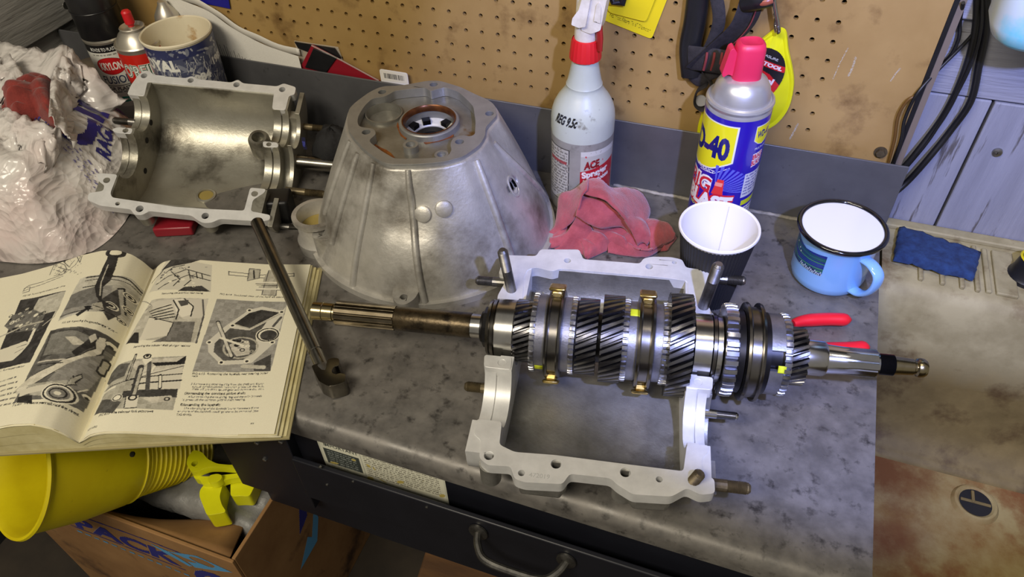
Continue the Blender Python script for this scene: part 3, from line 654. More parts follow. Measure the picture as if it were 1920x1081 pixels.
b.prism([(y, min(z, -.012)) for y, z in o] + top, [], .3330, .3385, MYZ); b.build('end_flange', 'alu_cast', c1, bevel=.0008)
K = Ink(.034, .007, 5000, (206, 206, 204)); K.text('472019', .002, .001, .005, (176, 176, 174), bold=.01)
for y, x, px in (): pass
K.m = (K.c.mean(-1) < 200); kk = K.m.copy()
for a in (-1, 0, 1):
    for c in (-1, 0, 1): K.m |= np.roll(np.roll(kk, a, 0), c, 1)
K.lay('casting_number', lambda X, Y: np.stack([.2055 + X * .72, -.1372 + Y * .72, np.full(X.shape, .0001)], 1), c1, 'label', label='raised casting number')
# studs: two standing at the back corners, four out of each end face
def up(base, py):
    base = Vector(base); lo, hi = base.z, base.z + .15
    for _ in range(40):
        md = (lo + hi) / 2; c = ROT.T @ (np.array((base.x, base.y, md)) - C0); y = CY + FPX * c[1] / c[2]
        if y > py: lo = md
        else: hi = md
    return md
q = at(962, 543, ZC); thread_stud(c1, q - Vector((0, 0, .012)), (at(948, 481, up(q, 481)) - q) , .060, .0046, 'stud', plain=.62)
q = at(1316, 574, ZC); thread_stud(c1, q - Vector((0, 0, .012)), (at(1340, 509, up(q, 509)) - q), .062, .0050, 'stud', plain=.70)
q = at(1298, 900, ZC); thread_stud(c1, q - Vector((0, 0, .004)), (at(1310, 886, .066) - q), .016, .0042, 'stud_rust')
xv = F1.to_3x3() @ Vector((1, 0, 0))
for (px, py), (qx, qy), z, r, mt in (((940, 529), (892, 525), .046, .0046, 'stud'), ((915, 728), (871, 725), .030, .0045, 'stud_rust'), ((1345, 522), (1398, 528), .046, .0046, 'stud'), ((1322, 774), (1384, 781), .030, .0036, 'steel'), ((1340, 908), (1407, 916), .046, .0046, 'stud_rust')):
    a = at(px, py, z); e = at(qx, qy, z); sg = 1 if qx > px else -1; a2 = a - xv * sg * .008
    thread_stud(c1, a2, xv * sg, (e - a).length + .008, r, mt, plain=.5)
# ================================================================== GEAR SHAFT
gs = thing('gear_shaft', 'steel main shaft with helical gears and brass pads lying in the pale half case', 'gear shaft', m=F1)
def axis(px): return at(px, 582 + (px - 590) * 108 / 1145., ZC)
def sx(px): return (axis(px) - A1).dot(xd1)
def rr(px, hpx): return hpx * depth(axis(px)) / FPX
MX = Matrix(((0, 0, 1, 0), (1, 0, 0, 0), (0, 1, 0, 0), (0, 0, 0, 1)))      # lathe z -> local x
def turn(name, prof, mt, seg=48, ang=32, label=None):
    """prof in (px along the axis, half height px)"""
    b = MB(); b.lathe([(rr(p, h), sx(p)) for p, h in prof], seg, MX); return b.build(name, mt, gs, ang=ang, label=label)
def gear(name, p0, p1, h, N, mt, twist=0., tooth=.13, slices=6, duty=.46, chamfer=0., label=None):
    x0, x1 = sx(p0), sx(p1); R = rr((p0 + p1) / 2, h); r0 = R * (1 - tooth); vs = []; k = 6 * N; fs = []
    for i in range(slices + 1):
        t = i / slices; x = x0 + (x1 - x0) * t; tw = twist * t
        cf = 1 - chamfer * (1 if i in (0, slices) else 0)
        for n_ in range(N):
            for dx, rad in ((-.5, r0), (-.5 + (1 - duty) * .32, r0), (-.5 + (1 - duty) * .62, R * .985 * cf), (-.5 + (1 - duty) * .62 + .04, R * cf), (.5 - (1 - duty) * .30 - .04, R * cf), (.5 - (1 - duty) * .30, R * .985 * cf)):
                a = 2 * PI * (n_ + dx) / N + tw; vs.append((x, rad * math.cos(a), rad * math.sin(a)))
    for i in range(slices):
        for j in range(k): fs.append((i * k + j, (i + 1) * k + j, (i + 1) * k + (j + 1) % k, i * k + (j + 1) % k))
    # end faces: ring of quads down to a hub circle
    for i, rev in ((0, False), (slices, True)):
        b0 = len(vs); x = x0 if i == 0 else x1
        for j in range(k):
            a = math.atan2(vs[i * k + j][2], vs[i * k + j][1]); vs.append((x, r0 * .9 * math.cos(a), r0 * .9 * math.sin(a)))
        for j in range(k):
            f = (i * k + j, i * k + (j + 1) % k, b0 + (j + 1) % k, b0 + j); fs.append(f if not rev else f[::-1])
        f = tuple(b0 + j for j in range(k)); fs.append(f if not rev else f[::-1])
    b = MB(); b.add(vs, fs); return b.build(name, mt, gs, ang=28, label=label, fix=True)
# input end
turn('pilot_tip', [(587, 14), (589, 17.5), (606, 17.5), (607, 16.6), (608, 17.5), (626, 17.5), (627, 16), (633, 16)], 'tip', 36)
gear('spline', 632, 742, 23.5, 12, 'shaft', 0, .15, 4, .55)
turn('grimy_shaft', [(738, 19.5), (744, 23), (884, 24), (884.5, 23.5)], 'grime', 40, label='brown greasy stretch of shaft')
turn('journal', [(880, 22.5), (906, 23)], 'steel_race', 40)
turn('collar', [(903, 27), (904, 29), (911, 29), (912, 27)], 'blacksteel', 40)
b = MB(); b.lathe([(rr(912, 36), sx(908)), (rr(912, 38), sx(910)), (rr(912, 38), sx(919)), (rr(912, 36), sx(920))], 8, MX); b.build('lock_nut', 'blacksteel', gs, ang=20)
turn('bearing_inner', [(917, 44), (918, 50), (923, 53), (925, 51), (926, 53), (932, 55), (933, 51.5), (935, 51.5)], 'sleeve', 56)
turn('bearing_race', [(934, 51), (935, 55), (967, 56), (969, 54)], 'steel_race', 64)
turn('spacer', [(966, 47), (1128, 47)], 'blacksteel', 40)
gear('helical_gear', 969, 1000, 58.5, 30, 'gear', -.26, .16, label='narrow helical gear beside the front bearing')
gear('dog_ring', 1000, 1009, 75, 44, 'dog', 0, .07, 2, .6, .01)
turn('blocker_ring', [(1008, 66), (1009, 71.5), (1029, 71.5), (1030, 66)], 'synchro', 64)
def sleeve(p0, p1, h, tag):
    w = (p1 - p0); a = p0 + w * .27; c = p1 - w * .27
    turn('shift_sleeve', [(p0, h * .90), (p0 + 2, h - 1.5), (a - 3, h), (a - .8, h - 1), (a, h * .91), (c, h * .91), (c + .8, h - 1), (c + 3, h), (p1 - 2, h - 1.5), (p1, h * .90)], 'sleeve', 80, label=tag)
sleeve(1026, 1057, 84, 'grooved shift sleeve between the first two synchro rings')
turn('blocker_ring', [(1056, 66), (1057, 70), (1071, 70), (1072, 66)], 'synchro', 64)
gear('dog_ring', 1071, 1080, 74.5, 44, 'dog', 0, .07, 2, .6, .01)
turn('ring', [(1079, 66), (1083, 66)], 'blacksteel', 48)
gear('helical_gear', 1083, 1120, 71.5, 34, 'gear', -.27, .135, label='helical gear left of the thin gap')
gear('helical_gear', 1127, 1166, 82, 36, 'gear', -.25, .125, label='helical gear right of the thin gap')
turn('spacer', [(1164, 50), (1300, 50)], 'blacksteel', 40)
gear('dog_ring', 1166, 1176, 78, 46, 'dog', 0, .07, 2, .6, .01)
turn('blocker_ring', [(1175, 68), (1176, 74), (1197, 74), (1198, 68)], 'synchro', 64)
sleeve(1191, 1224, 88, 'grooved shift sleeve beside the largest gear')
turn('blocker_ring', [(1222, 68), (1223, 73), (1238, 73), (1239, 68)], 'synchro', 64)
gear('dog_ring', 1238, 1249, 78, 46, 'dog', 0, .07, 2, .6, .01)
gear('helical_gear', 1249, 1291, 97, 40, 'gear', -.25, .105, label='largest helical gear')
turn('bearing_race', [(1296, 60), (1297, 62.5), (1328, 63), (1329, 61)], 'steel_race', 64)
turn('snap_ring', [(1329, 60), (1330, 66), (1336, 66), (1337, 61)], 'sleeve', 64)
turn('bearing_race', [(1337, 60), (1338, 63), (1347, 63), (1348, 60)], 'steel_race', 64)
turn('spacer', [(1346, 46), (1470, 46)], 'blacksteel', 40)
gear('spur_gear', 1350, 1372, 88, 32, 'dog', 0, .13, 2, .5, .015, label='straight cut spur gear')
turn('hub_disc', [(1371, 70), (1372, 76), (1385, 78), (1386, 72)], 'blacksteel', 64)
sleeve(1386, 1421, 93, 'grooved shift sleeve beside the spur gear')
turn('hub_disc', [(1420, 68), (1421, 77), (1431, 77), (1432, 66)], 'blacksteel', 64)
b = MB()   # slotted hub: ring sectors with open slots
x0, x1 = sx(1431), sx(1456); R = rr(1444, 76); r0 = R * .86; ns = 3
for s_ in range(ns):
    a0 = 2 * PI * s_ / ns + .62; a1 = a0 + 2 * PI / ns - .50; vs = []; k = 18
    for i in range(k):
        a = a0 + (a1 - a0) * i / (k - 1)
        for x, r in ((x0, r0), (x0, R), (x1, R), (x1, r0)): vs.append((x, r * math.cos(a), r * math.sin(a)))
    fs = [(i * 4 + j, i * 4 + (j + 1) % 4, i * 4 + 4 + (j + 1) % 4, i * 4 + 4 + j) for i in range(k - 1) for j in range(4)] + [(3, 2, 1, 0), (k * 4 - 4, k * 4 - 3, k * 4 - 2, k * 4 - 1)]
    b.add(vs, fs)
b.build('slotted_hub', 'synchro', gs, fix=True)
turn('hub_core', [(1430, 62), (1457, 62)], 'blacksteel', 48)
gear('dog_ring', 1456, 1469, 79, 40, 'dog', 0, .08, 2, .55, .015)
gear('helical_gear', 1469, 1504, 55, 26, 'gear', -.28, .17, label='smallest helical gear near the output end')
turn('collar', [(1503, 31), (1504, 37), (1508, 37), (1509, 33.5), (1541, 33.5), (1546, 31), (1547, 27)], 'steel_race', 48)
turn('output_shaft', [(1543, 27), (1545, 28), (1644, 22.5), (1646, 20)], 'steel', 48)
gear('spline', 1556, 1640, 26.2, 10, 'steel', 0, .06, 2, .72)
b = MB(); prof = []; p = 1645.
while p < 1675: prof += [(rr(p, 20), sx(p)), (rr(p, 17.5), sx(p + 1.2))]; p += 2.4
b.lathe([(rr(1645, 17), sx(1644.5))] + prof + [(rr(1675, 17), sx(1676))], 32, MX); b.build('thread', 'blacksteel', gs, ang=15)
turn('pilot_neck', [(1675, 18), (1680, 17.5), (1711, 15.5), (1713, 13.5), (1716, 13.5), (1719, 17), (1724, 18.5), (1731, 18), (1736, 15), (1738, 9)], 'tip', 36)
# brass pads of the shift forks, above and below each sleeve
def pad(px, py, z, w, h, name='brass_pad'):
    q = at(px, py, z); b = MB(); m = frame(q, xd1)
    b.box((-w / 2, -.0045, -h / 2), (w / 2, .0045, h / 2), m); o = b.build(name, 'brass', gs, world=True, bevel=.0022, label='brass fork pad')
for px, h in ((1041, 84), (1207, 88)):
    x = sx(px); R = rr(px, h * .955)
    for ang in (62, 222):
        b = MB(); ca, sa = math.cos(R_(ang)), math.sin(R_(ang)); vs = []
        w = .0046
        m = Matrix(((1, 0, 0, x), (0, -sa, ca, R * ca), (0, ca, sa, R * sa), (0, 0, 0, 1)))
        b.box((-w, -.0065, -.003), (w, .0065, .0030), m); b.box((-w * 1.5, -.0075, .0028), (w * 1.5, .0075, .0058), m)
        b.build('brass_pad', 'brass', gs, bevel=.0016, fix=True)
# dabs of yellow paint on the blocker rings
for px, h, ang, w, l in ((1019, 71.6, 196, .0036, .0035), (1186, 74.1, 88, .0042, .0040), (1452, 76.2, 152, .0030, .0030)):
    x = sx(px); R = rr(px, h) + .00012; b = MB(); vs = []
    for i in range(7):
        a = R_(ang) + (i - 3) / 3 * l / R
        vs.append([Vector((x - w, R * math.cos(a), R * math.sin(a))), Vector((x + w, R * math.cos(a), R * math.sin(a)))])
    b.grid(vs); b.build('paint_dab', 'paint_yellow', gs, solid=.0002, off=1)
# ================================================================== SECOND HALF CASE (far left)
F2 = frame((-.6532, .5141, .0802), (.9497, .2909, -.1158), (.2051, -.2983, .9322))
c2 = thing('gearbox_half_case', 'tilted gearbox half case, empty and oil stained, against the white bag', 'gearbox case', m=F2)
back2 = [(-.0110, .0465), (-.0105, .0597), (-.0062, .0760), (-.0005, .0828), (.0063, .0810), (.0095, .0775), (.0465, .0772), (.0529, .0815), (.0595, .0775), (.0985, .0775), (.1050, .0828), (.1117, .0780), (.1506, .0785), (.1570, .0838), (.1720, .0800), (.1724, .0692), (.1665, .0672), (.1665, .0463), (.1516, .0463), (.1490, .0690), (.0062, .0668), (.0082, .0465)]
front2 = [(-.0126, -.0597), (-.0052, -.0583), (.0092, -.0583), (.0085, -.0816), (.0118, -.0865), (.0374, -.0880), (.0800, -.0905), (.1096, -.0895), (.1501, -.0872), (.1502, -.0585), (.1670, -.0585), (.1661, -.0632), (.1563, -.0733), (.1571, -.0871), (.1781, -.0894), (.1789, -.0954), (.1702, -.0981), (.1277, -.0997), (.1205, -.1050), (.1119, -.1066), (.1050, -.1035), (.0980, -.0990), (.0540, -.0985), (.0480, -.1040), (.0400, -.1045), (.0350, -.0985), (.0025, -.0975), (-.0121, -.0922), (-.0135, -.0840), (.0006, -.0796), (-.0003, -.0726), (-.0072, -.0690)]
half_case(c2, ((-.0075, .0105), (.1515, .1685)), (-.0875, .0665, .0640), 2.3, [(.0245, .0215), (-.0318, .0262)],
    [('flange', back2, [(.0000, .0749, .0036), (.0529, .0748, .0034), (.1050, .0752, .0036), (.1572, .0749, .0036)]),
     ('flange', front2, [(.0002, -.0664, .0036), (.0195, -.0932, .0024), (.0435, -.0968, .0040), (.1119, -.0978, .0038), (.1565, -.0655, .0036)]),
     ('bridge', [(-.0142, -.0021), (-.0079, .0020), (.0083, .0018), (.0085, -.0055), (-.0079, -.0058)], [(.0012, -.0015, .0031)]),
     ('bridge', [(.1505, .0020), (.1670, .0022), (.1694, -.0039), (.1526, -.0055)], [(.1580, -.0012, .0028)])],
    ('alu_old', 'alu_saw', 'alu_old'))
def L2(x, y, z): return F2 @ Vector((x, y, z))
for x, y, r in ((.0435, -.0968, .0072), (.1119, -.0978, .0072), (.0529, .0748, .0068), (.1050, .0752, .0068), (0, .0749, .0075)):
    b = MB(); b.prism(circle(x, y, r, 20), [circle(x, y, .0036, 14)], -.024, -.0104); b.build('bolt_boss', 'alu_old', c2, ang=40)
b = MB(); o = section(-.101, .0765, .0665, 2.2, 30); top = []
for cy_, r in ((-.0318, .034), (.0245, .0215)): top += [(cy_ + r * math.cos(t), -.004 + r * math.sin(t)) for t in np.linspace(PI, 2 * PI, 18)]
b.prism([(y, min(z, -.004)) for y, z in o] + top, [], .1765, .1815, MYZ); b.build('end_flange', 'alu_old', c2, bevel=.0008)
b = MB(); o = section(-.075, .055, .060, 2.2, 26); top = []
for cy_, r in ((-.0318, .036), (.0245, .0205)): top += [(cy_ + r * math.cos(t), -.012 + r * math.sin(t)) for t in np.linspace(PI, 2 * PI, 18)]
b.prism([(y, min(z, -.012)) for y, z in o] + top, [], .1680, .1770, MYZ); b.build('end_neck', 'alu_old', c2)
# oil gallery boss by the right bridge, drain plug low in the front wall, painted dark discs for drillings in the left wall
m = F2 @ Matrix.Translation((.1425, .0095, -.030)); b = MB(); b.lathe([(.0125, 0), (.0118, .022), (.0095, .026), (.0068, .0262), (.0062, .012), (.0001, .012)], 28, m); b.build('oil_boss', 'alu_old', c2, world=True)
sec2 = section(-.0875, .0665, .0640, 2.3, 160); best = None   # where the plug sits on the trough wall
for xi in np.linspace(.08, .135, 56):
    for i in range(81, 159):
        w = F2 @ Vector((xi, *sec2[i])); cc_ = ROT.T @ (np.array(w) - C0); d_ = (CX + FPX * cc_[0] / cc_[2] - 385) ** 2 + (CY + FPX * cc_[1] / cc_[2] - 366) ** 2
        if best is None or d_ < best[0]: best = (d_, xi, i)
_, xi, i = best; t_ = Vector((0, sec2[i + 1][0] - sec2[i - 1][0], sec2[i + 1][1] - sec2[i - 1][1])).normalized(); nv = Vector((0, -t_.z, t_.y)); nv = nv if nv.z > 0 else -nv
m = F2 @ frame(Vector((xi, *sec2[i])), (1, 0, 0), nv); b = MB()
b.lathe([(.0115, -.003), (.0108, .0020), (.0086, .0026), (.0082, -.003)], 26, m, closed=True); b.build('plug_boss', 'alu_old', c2, world=True)
b = MB(); b.lathe([(.0083, -.003), (.0083, .0008), (.0001, .0014)], 24, m); b.build('drain_plug', 'ochre_plug', c2, world=True, label='ochre round drain plug')
for y, z in ((.030, -.026), (.008, -.030), (-.022, -.047)):
    b = MB(); b.lathe([(.0034, .0), (.0034, .0007), (.0001, .0006)], 14, F2 @ Matrix(((0, 0, 1, .0103), (1, 0, 0, y), (0, 1, 0, z), (0, 0, 0, 1)))); b.build('drilling_shade', 'dark', c2, world=True)  # flat dark disc painting the shade inside each bored hole
xv2 = F2.to_3x3() @ Vector((1, 0, 0))
thread_stud(c2, L2(-.006, .028, -.026), -xv2, .026, .0040, 'stud', plain=.3)
for (y, z, x0, L, r, mt, nm, pl) in ((.048, -.030, .178, .040, .0040, 'stud_rust', 'stud', .35), (.003, -.036, .176, .060, .0082, 'rod', 'selector_shaft', 1), (-.040, -.030, .178, .044, .0042, 'stud_rust', 'stud', .5), (-.086, -.030, .178, .034, .0040, 'stud', 'stud', .4)):
    p = L2(x0, y, z)
    if pl == 1:
        b = MB(); b.lathe([(r, 0), (r, L - .002), (r * .8, L), (.0001, L)], 24, frame(p, xv2.orthogonal(), xv2)); b.build(nm, mt, c2, world=True)
    else: thread_stud(c2, p, xv2, L, r, mt, plain=pl)
def proj(p):
    c = ROT.T @ (np.array(p) - C0); return CX + FPX * c[0] / c[2], CY + FPX * c[1] / c[2]
# ================================================================== BELL HOUSING
BH = .128; cb = Vector((-.308, .556, 0)); rb = .127
def c8(x, y, z=BH): return at(640 + x / 5.69, 130 + y / 5.69, z)
tout = [c8(*p) for p in [(75, 640), (110, 700), (240, 850), (400, 970), (500, 1010), (800, 1010), (1100, 985), (1300, 930), (1480, 800), (1540, 690), (1535, 620), (1600, 550), (1660, 490), (1640, 380), (1560, 320), (1420, 260), (1280, 190), (1050, 120), (920, 120), (650, 170), (430, 180), (300, 240), (150, 350), (80, 420), (60, 550)]]
ct = sum(tout, Vector()) / len(tout)
bhm = Matrix.Translation(cb); bell = thing('bell_housing', 'grey cast bell housing standing mouth down in the middle of the bench', 'bell housing', m=bhm)
def ray_poly(c, th, poly):
    d = Vector((math.cos(th), math.sin(th))); best = .06
    for i in range(len(poly)):
        a = poly[i].xy - c.xy; e = poly[(i + 1) % len(poly)].xy - c.xy; s_ = e - a; den = d.x * s_.y - d.y * s_.x
        if abs(den) < 1e-12: continue
        t = (a.x * s_.y - a.y * s_.x) / den; u = (a.x * d.y - a.y * d.x) / den
        if t > 0 and -1e-6 <= u <= 1 + 1e-6: best = t
    return best
NT, NZ = 180, 42
rt = [ray_poly(ct, 2 * PI * k / NT, tout) for k in range(NT)]
rt = [sum(rt[(k + j) % NT] for j in (-1, 0, 1)) / 3 for k in range(NT)]
def rbase(th): return rb * (1 + .012 * math.cos(3 * th + .6) + .010 * math.cos(5 * th))
def bell_pt(th, t, off=0.):
    """t: 0 at the bench, 1 at the milled top; a convex skirt"""
    k = (th / (2 * PI) * NT) % NT; i = int(k); f = k - i; r1 = rt[i % NT] * (1 - f) + rt[(i + 1) % NT] * f
    e = t ** 1.22; r0 = rbase(th); r = r0 * (1 - e) + r1 * e + off
    # shallow dish between the two front ribs, belly below it
    cx = cb.x + (ct.x - cb.x) * t + r * math.cos(th); cy_ = cb.y + (ct.y - cb.y) * t + r * math.sin(th)
    a = (th - R_(283) + PI) % (2 * PI) - PI
    dish = math.exp(-(a / .22) ** 4) * math.exp(-((t - .66) / .15) ** 4) * .0042
    belly = math.exp(-(a / .40) ** 4) * math.exp(-((t - .30) / .22) ** 2) * .0045
    return Vector((cx + (belly - dish) * math.cos(th), cy_ + (belly - dish) * math.sin(th), BH * t))
P = [[bell_pt(2 * PI * k / NT, .03 + .945 * j / NZ) for j in range(NZ + 1)] for k in range(NT)]
b = MB(); b.grid(P, cu=True)
keep = []
for f in b.f:
    c = sum((Vector(b.v[i]) for i in f), Vector()) / 4; px, py = proj(c)
    dx, dy = px - 962, py - 348; ux, uy = dx * .97 + dy * .22, -dx * .22 + dy * .97
    if (ux / 9) ** 2 + (uy / 15) ** 2 > 1 or (c - Vector((cb.x, cb.y, .06))).dot(Vector((.8, -.6, 0))) < 0: keep.append(f)
b.f = keep; b.mi = [0] * len(keep)
bo = b.build('skirt', 'alu_bell', bell, world=True, solid=.0045, off=-1, ang=60)
def surf_at(px, py):
    """nearest skirt point facing the camera under a pixel -> (theta, t)"""
    best = (1e9, 0, 0)
    for k in range(NT):
        th = 2 * PI * k / NT
        if math.sin(th - .45) > .35: continue
        for j in range(0, 61):
            t = j / 60; q = proj(bell_pt(th, t)); d = (q[0] - px) ** 2 + (q[1] - py) ** 2
            if d < best[0]: best = (d, th, t)
    return best[1], best[2]
def bell_n(th, t):
    e = 1e-3; a = bell_pt(th + e, t) - bell_pt(th - e, t); c = bell_pt(th, min(t + .02, 1)) - bell_pt(th, max(t - .02, 0)); return a.cross(c).normalized()
th, t = surf_at(962, 348); q = bell_pt(th, t); nn = bell_n(th, t); m = frame(q, Vector((0, 0, 1)), nn)
b = MB(); b.lathe([(.0062, -.004), (.0078, .0002), (.0070, .0009), (.0058, .0008), (.0052, -.004)], 26, m @ Matrix.Diagonal((1.6, 1.05, 1, 1)), closed=True); b.build('hole_rim', 'alu_bell', bell, world=True)
b = MB(); b.lathe([(.0054, .0002), (.0050, -.028), (.0001, -.028)], 22, m @ Matrix.Diagonal((1.6, 1.05, 1, 1))); b.f = [f for f in b.f if len(f) < 22]; b.mi = [0] * len(b.f); b.build('hole_shade_liner', 'blacksteel', bell, world=True)  # added dark sleeve that paints the shade inside the skirt hole
for (tx, ty), (bx, by), r in (((765, 320), (796, 572), .0036), ((699, 305), (664, 540), .0038), ((672, 285), (622, 455), .0040), ((893, 300), (960, 490), .0040), ((925, 268), (1036, 372), .0034), ((658, 262), (612, 400), .0034)):
    t0, u0 = surf_at(tx, ty); t1, u1 = surf_at(bx, by); pts = []
    for i in range(26):
        k = i / 25; pts.append(bell_pt(t0 + (t1 - t0) * k, min(u0, .965) + (max(u1, .035) - min(u0, .965)) * k, .0004))
    b = MB(); b.tube(pts, [r * (.75 + .25 * math.sin(PI * min(1, i / 6.) / 2)) for i in range(26)], 8); b.build('rib', 'alu_bell', bell, world=True, ang=60)
b = MB()   # foot flange
ro = [Vector((cb.x + (rbase(2 * PI * k / NT) + .0035) * math.cos(2 * PI * k / NT), cb.y + (rbase(2 * PI * k / NT) + .0035) * math.sin(2 * PI * k / NT))) for k in range(NT)]
ri = [Vector((cb.x + (rbase(2 * PI * k / NT) - .006) * math.cos(2 * PI * k / NT), cb.y + (rbase(2 * PI * k / NT) - .006) * math.sin(2 * PI * k / NT))) for k in range(NT)]
b.prism(ro, [ri], 0, .0075); b.build('foot_flange', 'alu_bell', bell, world=True, bevel=.0012)
for px, py, zz in ((757, 556, .020), (604, 437, .034)):
    q = at(px, py, zz); d = (q - cb); d.z = 0; d.normalize(); m = frame((q.x, q.y, 0), d)
    b = MB(); b.prism(round_poly([(-.016, -.014), (-.016, .014), (.002, .011), (.010, .004), (.010, -.004), (.002, -.011)], .006, 4), [circle(0, 0, .0037, 14)], 0, zz, m)
    b.build('bolt_lug', 'alu_bell', bell, world=True, bevel=.0015)
for px, py in ((795, 400), (833, 392)):
    th, t = surf_at(px, py); q = bell_pt(th, t); nn = bell_n(th, t); b = MB(); b.lathe([(.0092, -.004), (.0078, .0026), (.0062, .0034), (.0001, .0034)], 22, frame(q, (1, 0, 0), nn)); b.build('cast_boss', 'alu_bell', bell, world=True, ang=50)
# slave cylinder ring on the left foot
q = at(592, 402, .040); m = Matrix.Translation((q.x, q.y, 0)); b = MB()
b.lathe([(.0245, 0), (.0250, .012), (.0215, .018), (.0212, .034), (.0245, .037), (.0245, .042), (.0195, .0425), (.0185, .026), (.0001, .0255)], 36, m); b.build('cylinder_ring', 'alu_bell', bell, world=True)
b = MB(); b.lathe([(.0184, .0262), (.0001, .0264)], 30, m); b.build('ring_floor', 'ochre_plug', bell, world=True, label='dull ochre floor of the ring')
b = MB(); e = (cb - q); e.z = 0; e.normalize(); m2 = frame((q.x, q.y, 0) , e); b.box((.012, -.012, .002), (.050, .012, .034), m2); b.build('cylinder_bridge', 'alu_bell', bell, world=True, bevel=.004)
# milled top: flange ring, pocket, bore
tin = [c8(*p) for p in [(170, 560), (180, 500), (225, 420), (260, 375), (330, 310), (460, 290), (520, 260), (560, 232), (680, 215), (900, 195), (950, 235), (1010, 215), (1110, 190), (1250, 240), (1360, 340), (1410, 400), (1432, 550), (1425, 690), (1380, 715), (1300, 700), (1190, 730), (1160, 800), (1180, 860), (1130, 930), (900, 948), (570, 952), (430, 870), (310, 780), (300, 750), (375, 685), (345, 632), (270, 622), (190, 610)]]
fh = [(435, 240), (985, 160), (1580, 470), (1260, 770), (265, 668)]
def T2(v): return (v.x, v.y)
holes = [[T2(v) for v in round_poly(tin, .004, 3)] if False else round_poly(tin, .004, 3)] + [circle(*T2(c8(*p)), .0042, 16) for p in fh]
b = MB(); b.prism(round_poly(tout, .006, 4), holes, BH - .0095, BH); b.build('top_flange', 'bell_top', bell, world=True, bevel=.0007)
for p in fh:
    q = c8(*p); b = MB(); b.lathe([(.0041, -.0094), (.0041, -.0070), (.0001, -.0076)], 14, Matrix.Translation((q.x, q.y, BH))); b.build('bolt_hole_shade', 'blacksteel', bell, world=True)  # dark discs painting the shade inside the flange holes
br = c8(935, 545, BH - .004); dish = c8(455, 470, BH - .008)
pk = [v.copy() for v in tin]; cpk = sum(pk, Vector()) / len(pk); pk = [cpk + (v - cpk) * 1.03 for v in pk]
b = MB(); b.prism(pk, [circle(br.x, br.y, .0255, 40), circle(dish.x, dish.y, .0175, 30)], BH - .0135, BH - .0098); b.build('pocket_floor', 'bell_pocket', bell, world=True)
b = MB(); m = Matrix.Translation((br.x, br.y, BH)); b.lathe([(.0300, -.0100), (.0296, -.0040), (.0285, -.0030), (.0262, -.0030), (.0255, -.0060), (.0250, -.0125), (.0250, -.040), (.0275, -.040), (.0300, -.0130)], 56, m, closed=True); b.build('bore_ring', 'bell_top', bell, world=True)
b = MB(); b.lathe([(.0262, -.0029), (.0268, -.0022), (.0258, -.0020), (.0246, -.0036), (.0240, -.0080), (.0252, -.0080)], 56, m, closed=True); b.build('seal_lip', mat('rusty_bore_lip', rgb(120, 74, 40), rgb(84, 50, 30), rough=.3, metal=.6, scale=90), bell, world=True, label='rust brown lip of the bore')
b = MB(); b.lathe([(.0249, -.0165), (.0190, -.0195), (.0180, -.0215), (.0185, -.026), (.0249, -.027)], 48, m, closed=True); b.build('inner_step', 'alu_saw', bell, world=True)
b = MB(); b.lathe([(.0186, -.0235), (.0165, -.0215), (.0120, -.0240), (.0095, -.0225), (.0085, -.028), (.0120, -.034), (.0186, -.034)], 44, m, closed=True); b.build('oil_seal', 'black_rubber', bell, world=True, label='black rubber oil seal')
for a in (1.15, 2.2, 2.9, 0.3):
    b = MB(); mm = m @ Matrix.Rotation(a, 4, 'Z'); b.box((.0175, -.004, -.0196), (.0247, .004, -.0150), mm); b.build('bore_key', 'blacksteel', bell, world=True)
b = MB(); m = Matrix.Translation((dish.x, dish.y, BH)); b.lathe([(.0192, -.0098), (.0188, -.0070), (.0178, -.0068), (.0172, -.0098), (.0166, -.0150), (.0060, -.0172), (.0001, -.0172), (.0001, -.0195), (.0192, -.0195)], 40, m, closed=True); b.build('layshaft_dish', 'bell_pocket', bell, world=True)
for p, r, h in (((738, 800), .0072, -.0028), ((1068, 905), .0066, -.0030)):
    q = c8(*p, BH - .003); b = MB(); m = Matrix.Translation((q.x, q.y, BH)); b.lathe([(r, -.0100), (r, h), (r * .64, h)] + [(r * (.64 - .05 * (i % 2)), h - .0008 * (i + 1)) for i in range(7)] + [(.0001, -.0098)], 26, m); b.build('pocket_boss', 'bell_top', bell, world=True)
for pts in ([(320, 790), (350, 785), (420, 830), (480, 855), (530, 890), (575, 945), (545, 945), (470, 895), (400, 850)], [(1112, 205), (1180, 225), (1270, 270), (1340, 335), (1330, 350), (1220, 300), (1110, 270)], [(600, 560), (640, 660), (700, 720), (690, 745), (630, 700), (590, 600)], [(870, 770), (1000, 745), (1130, 720), (1200, 690), (1190, 715), (1050, 760), (900, 790)]):
    b = MB(); v = [c8(*p, BH - .009) for p in pts]; b.prism(v, [], BH - .0100, BH - .0092); b.build('gasket_scrap', mat('brown_gasket', rgb(112, 52, 24), rgb(136, 82, 26), rough=.5, scale=200), bell, world=True, label='torn brown gasket scrap')
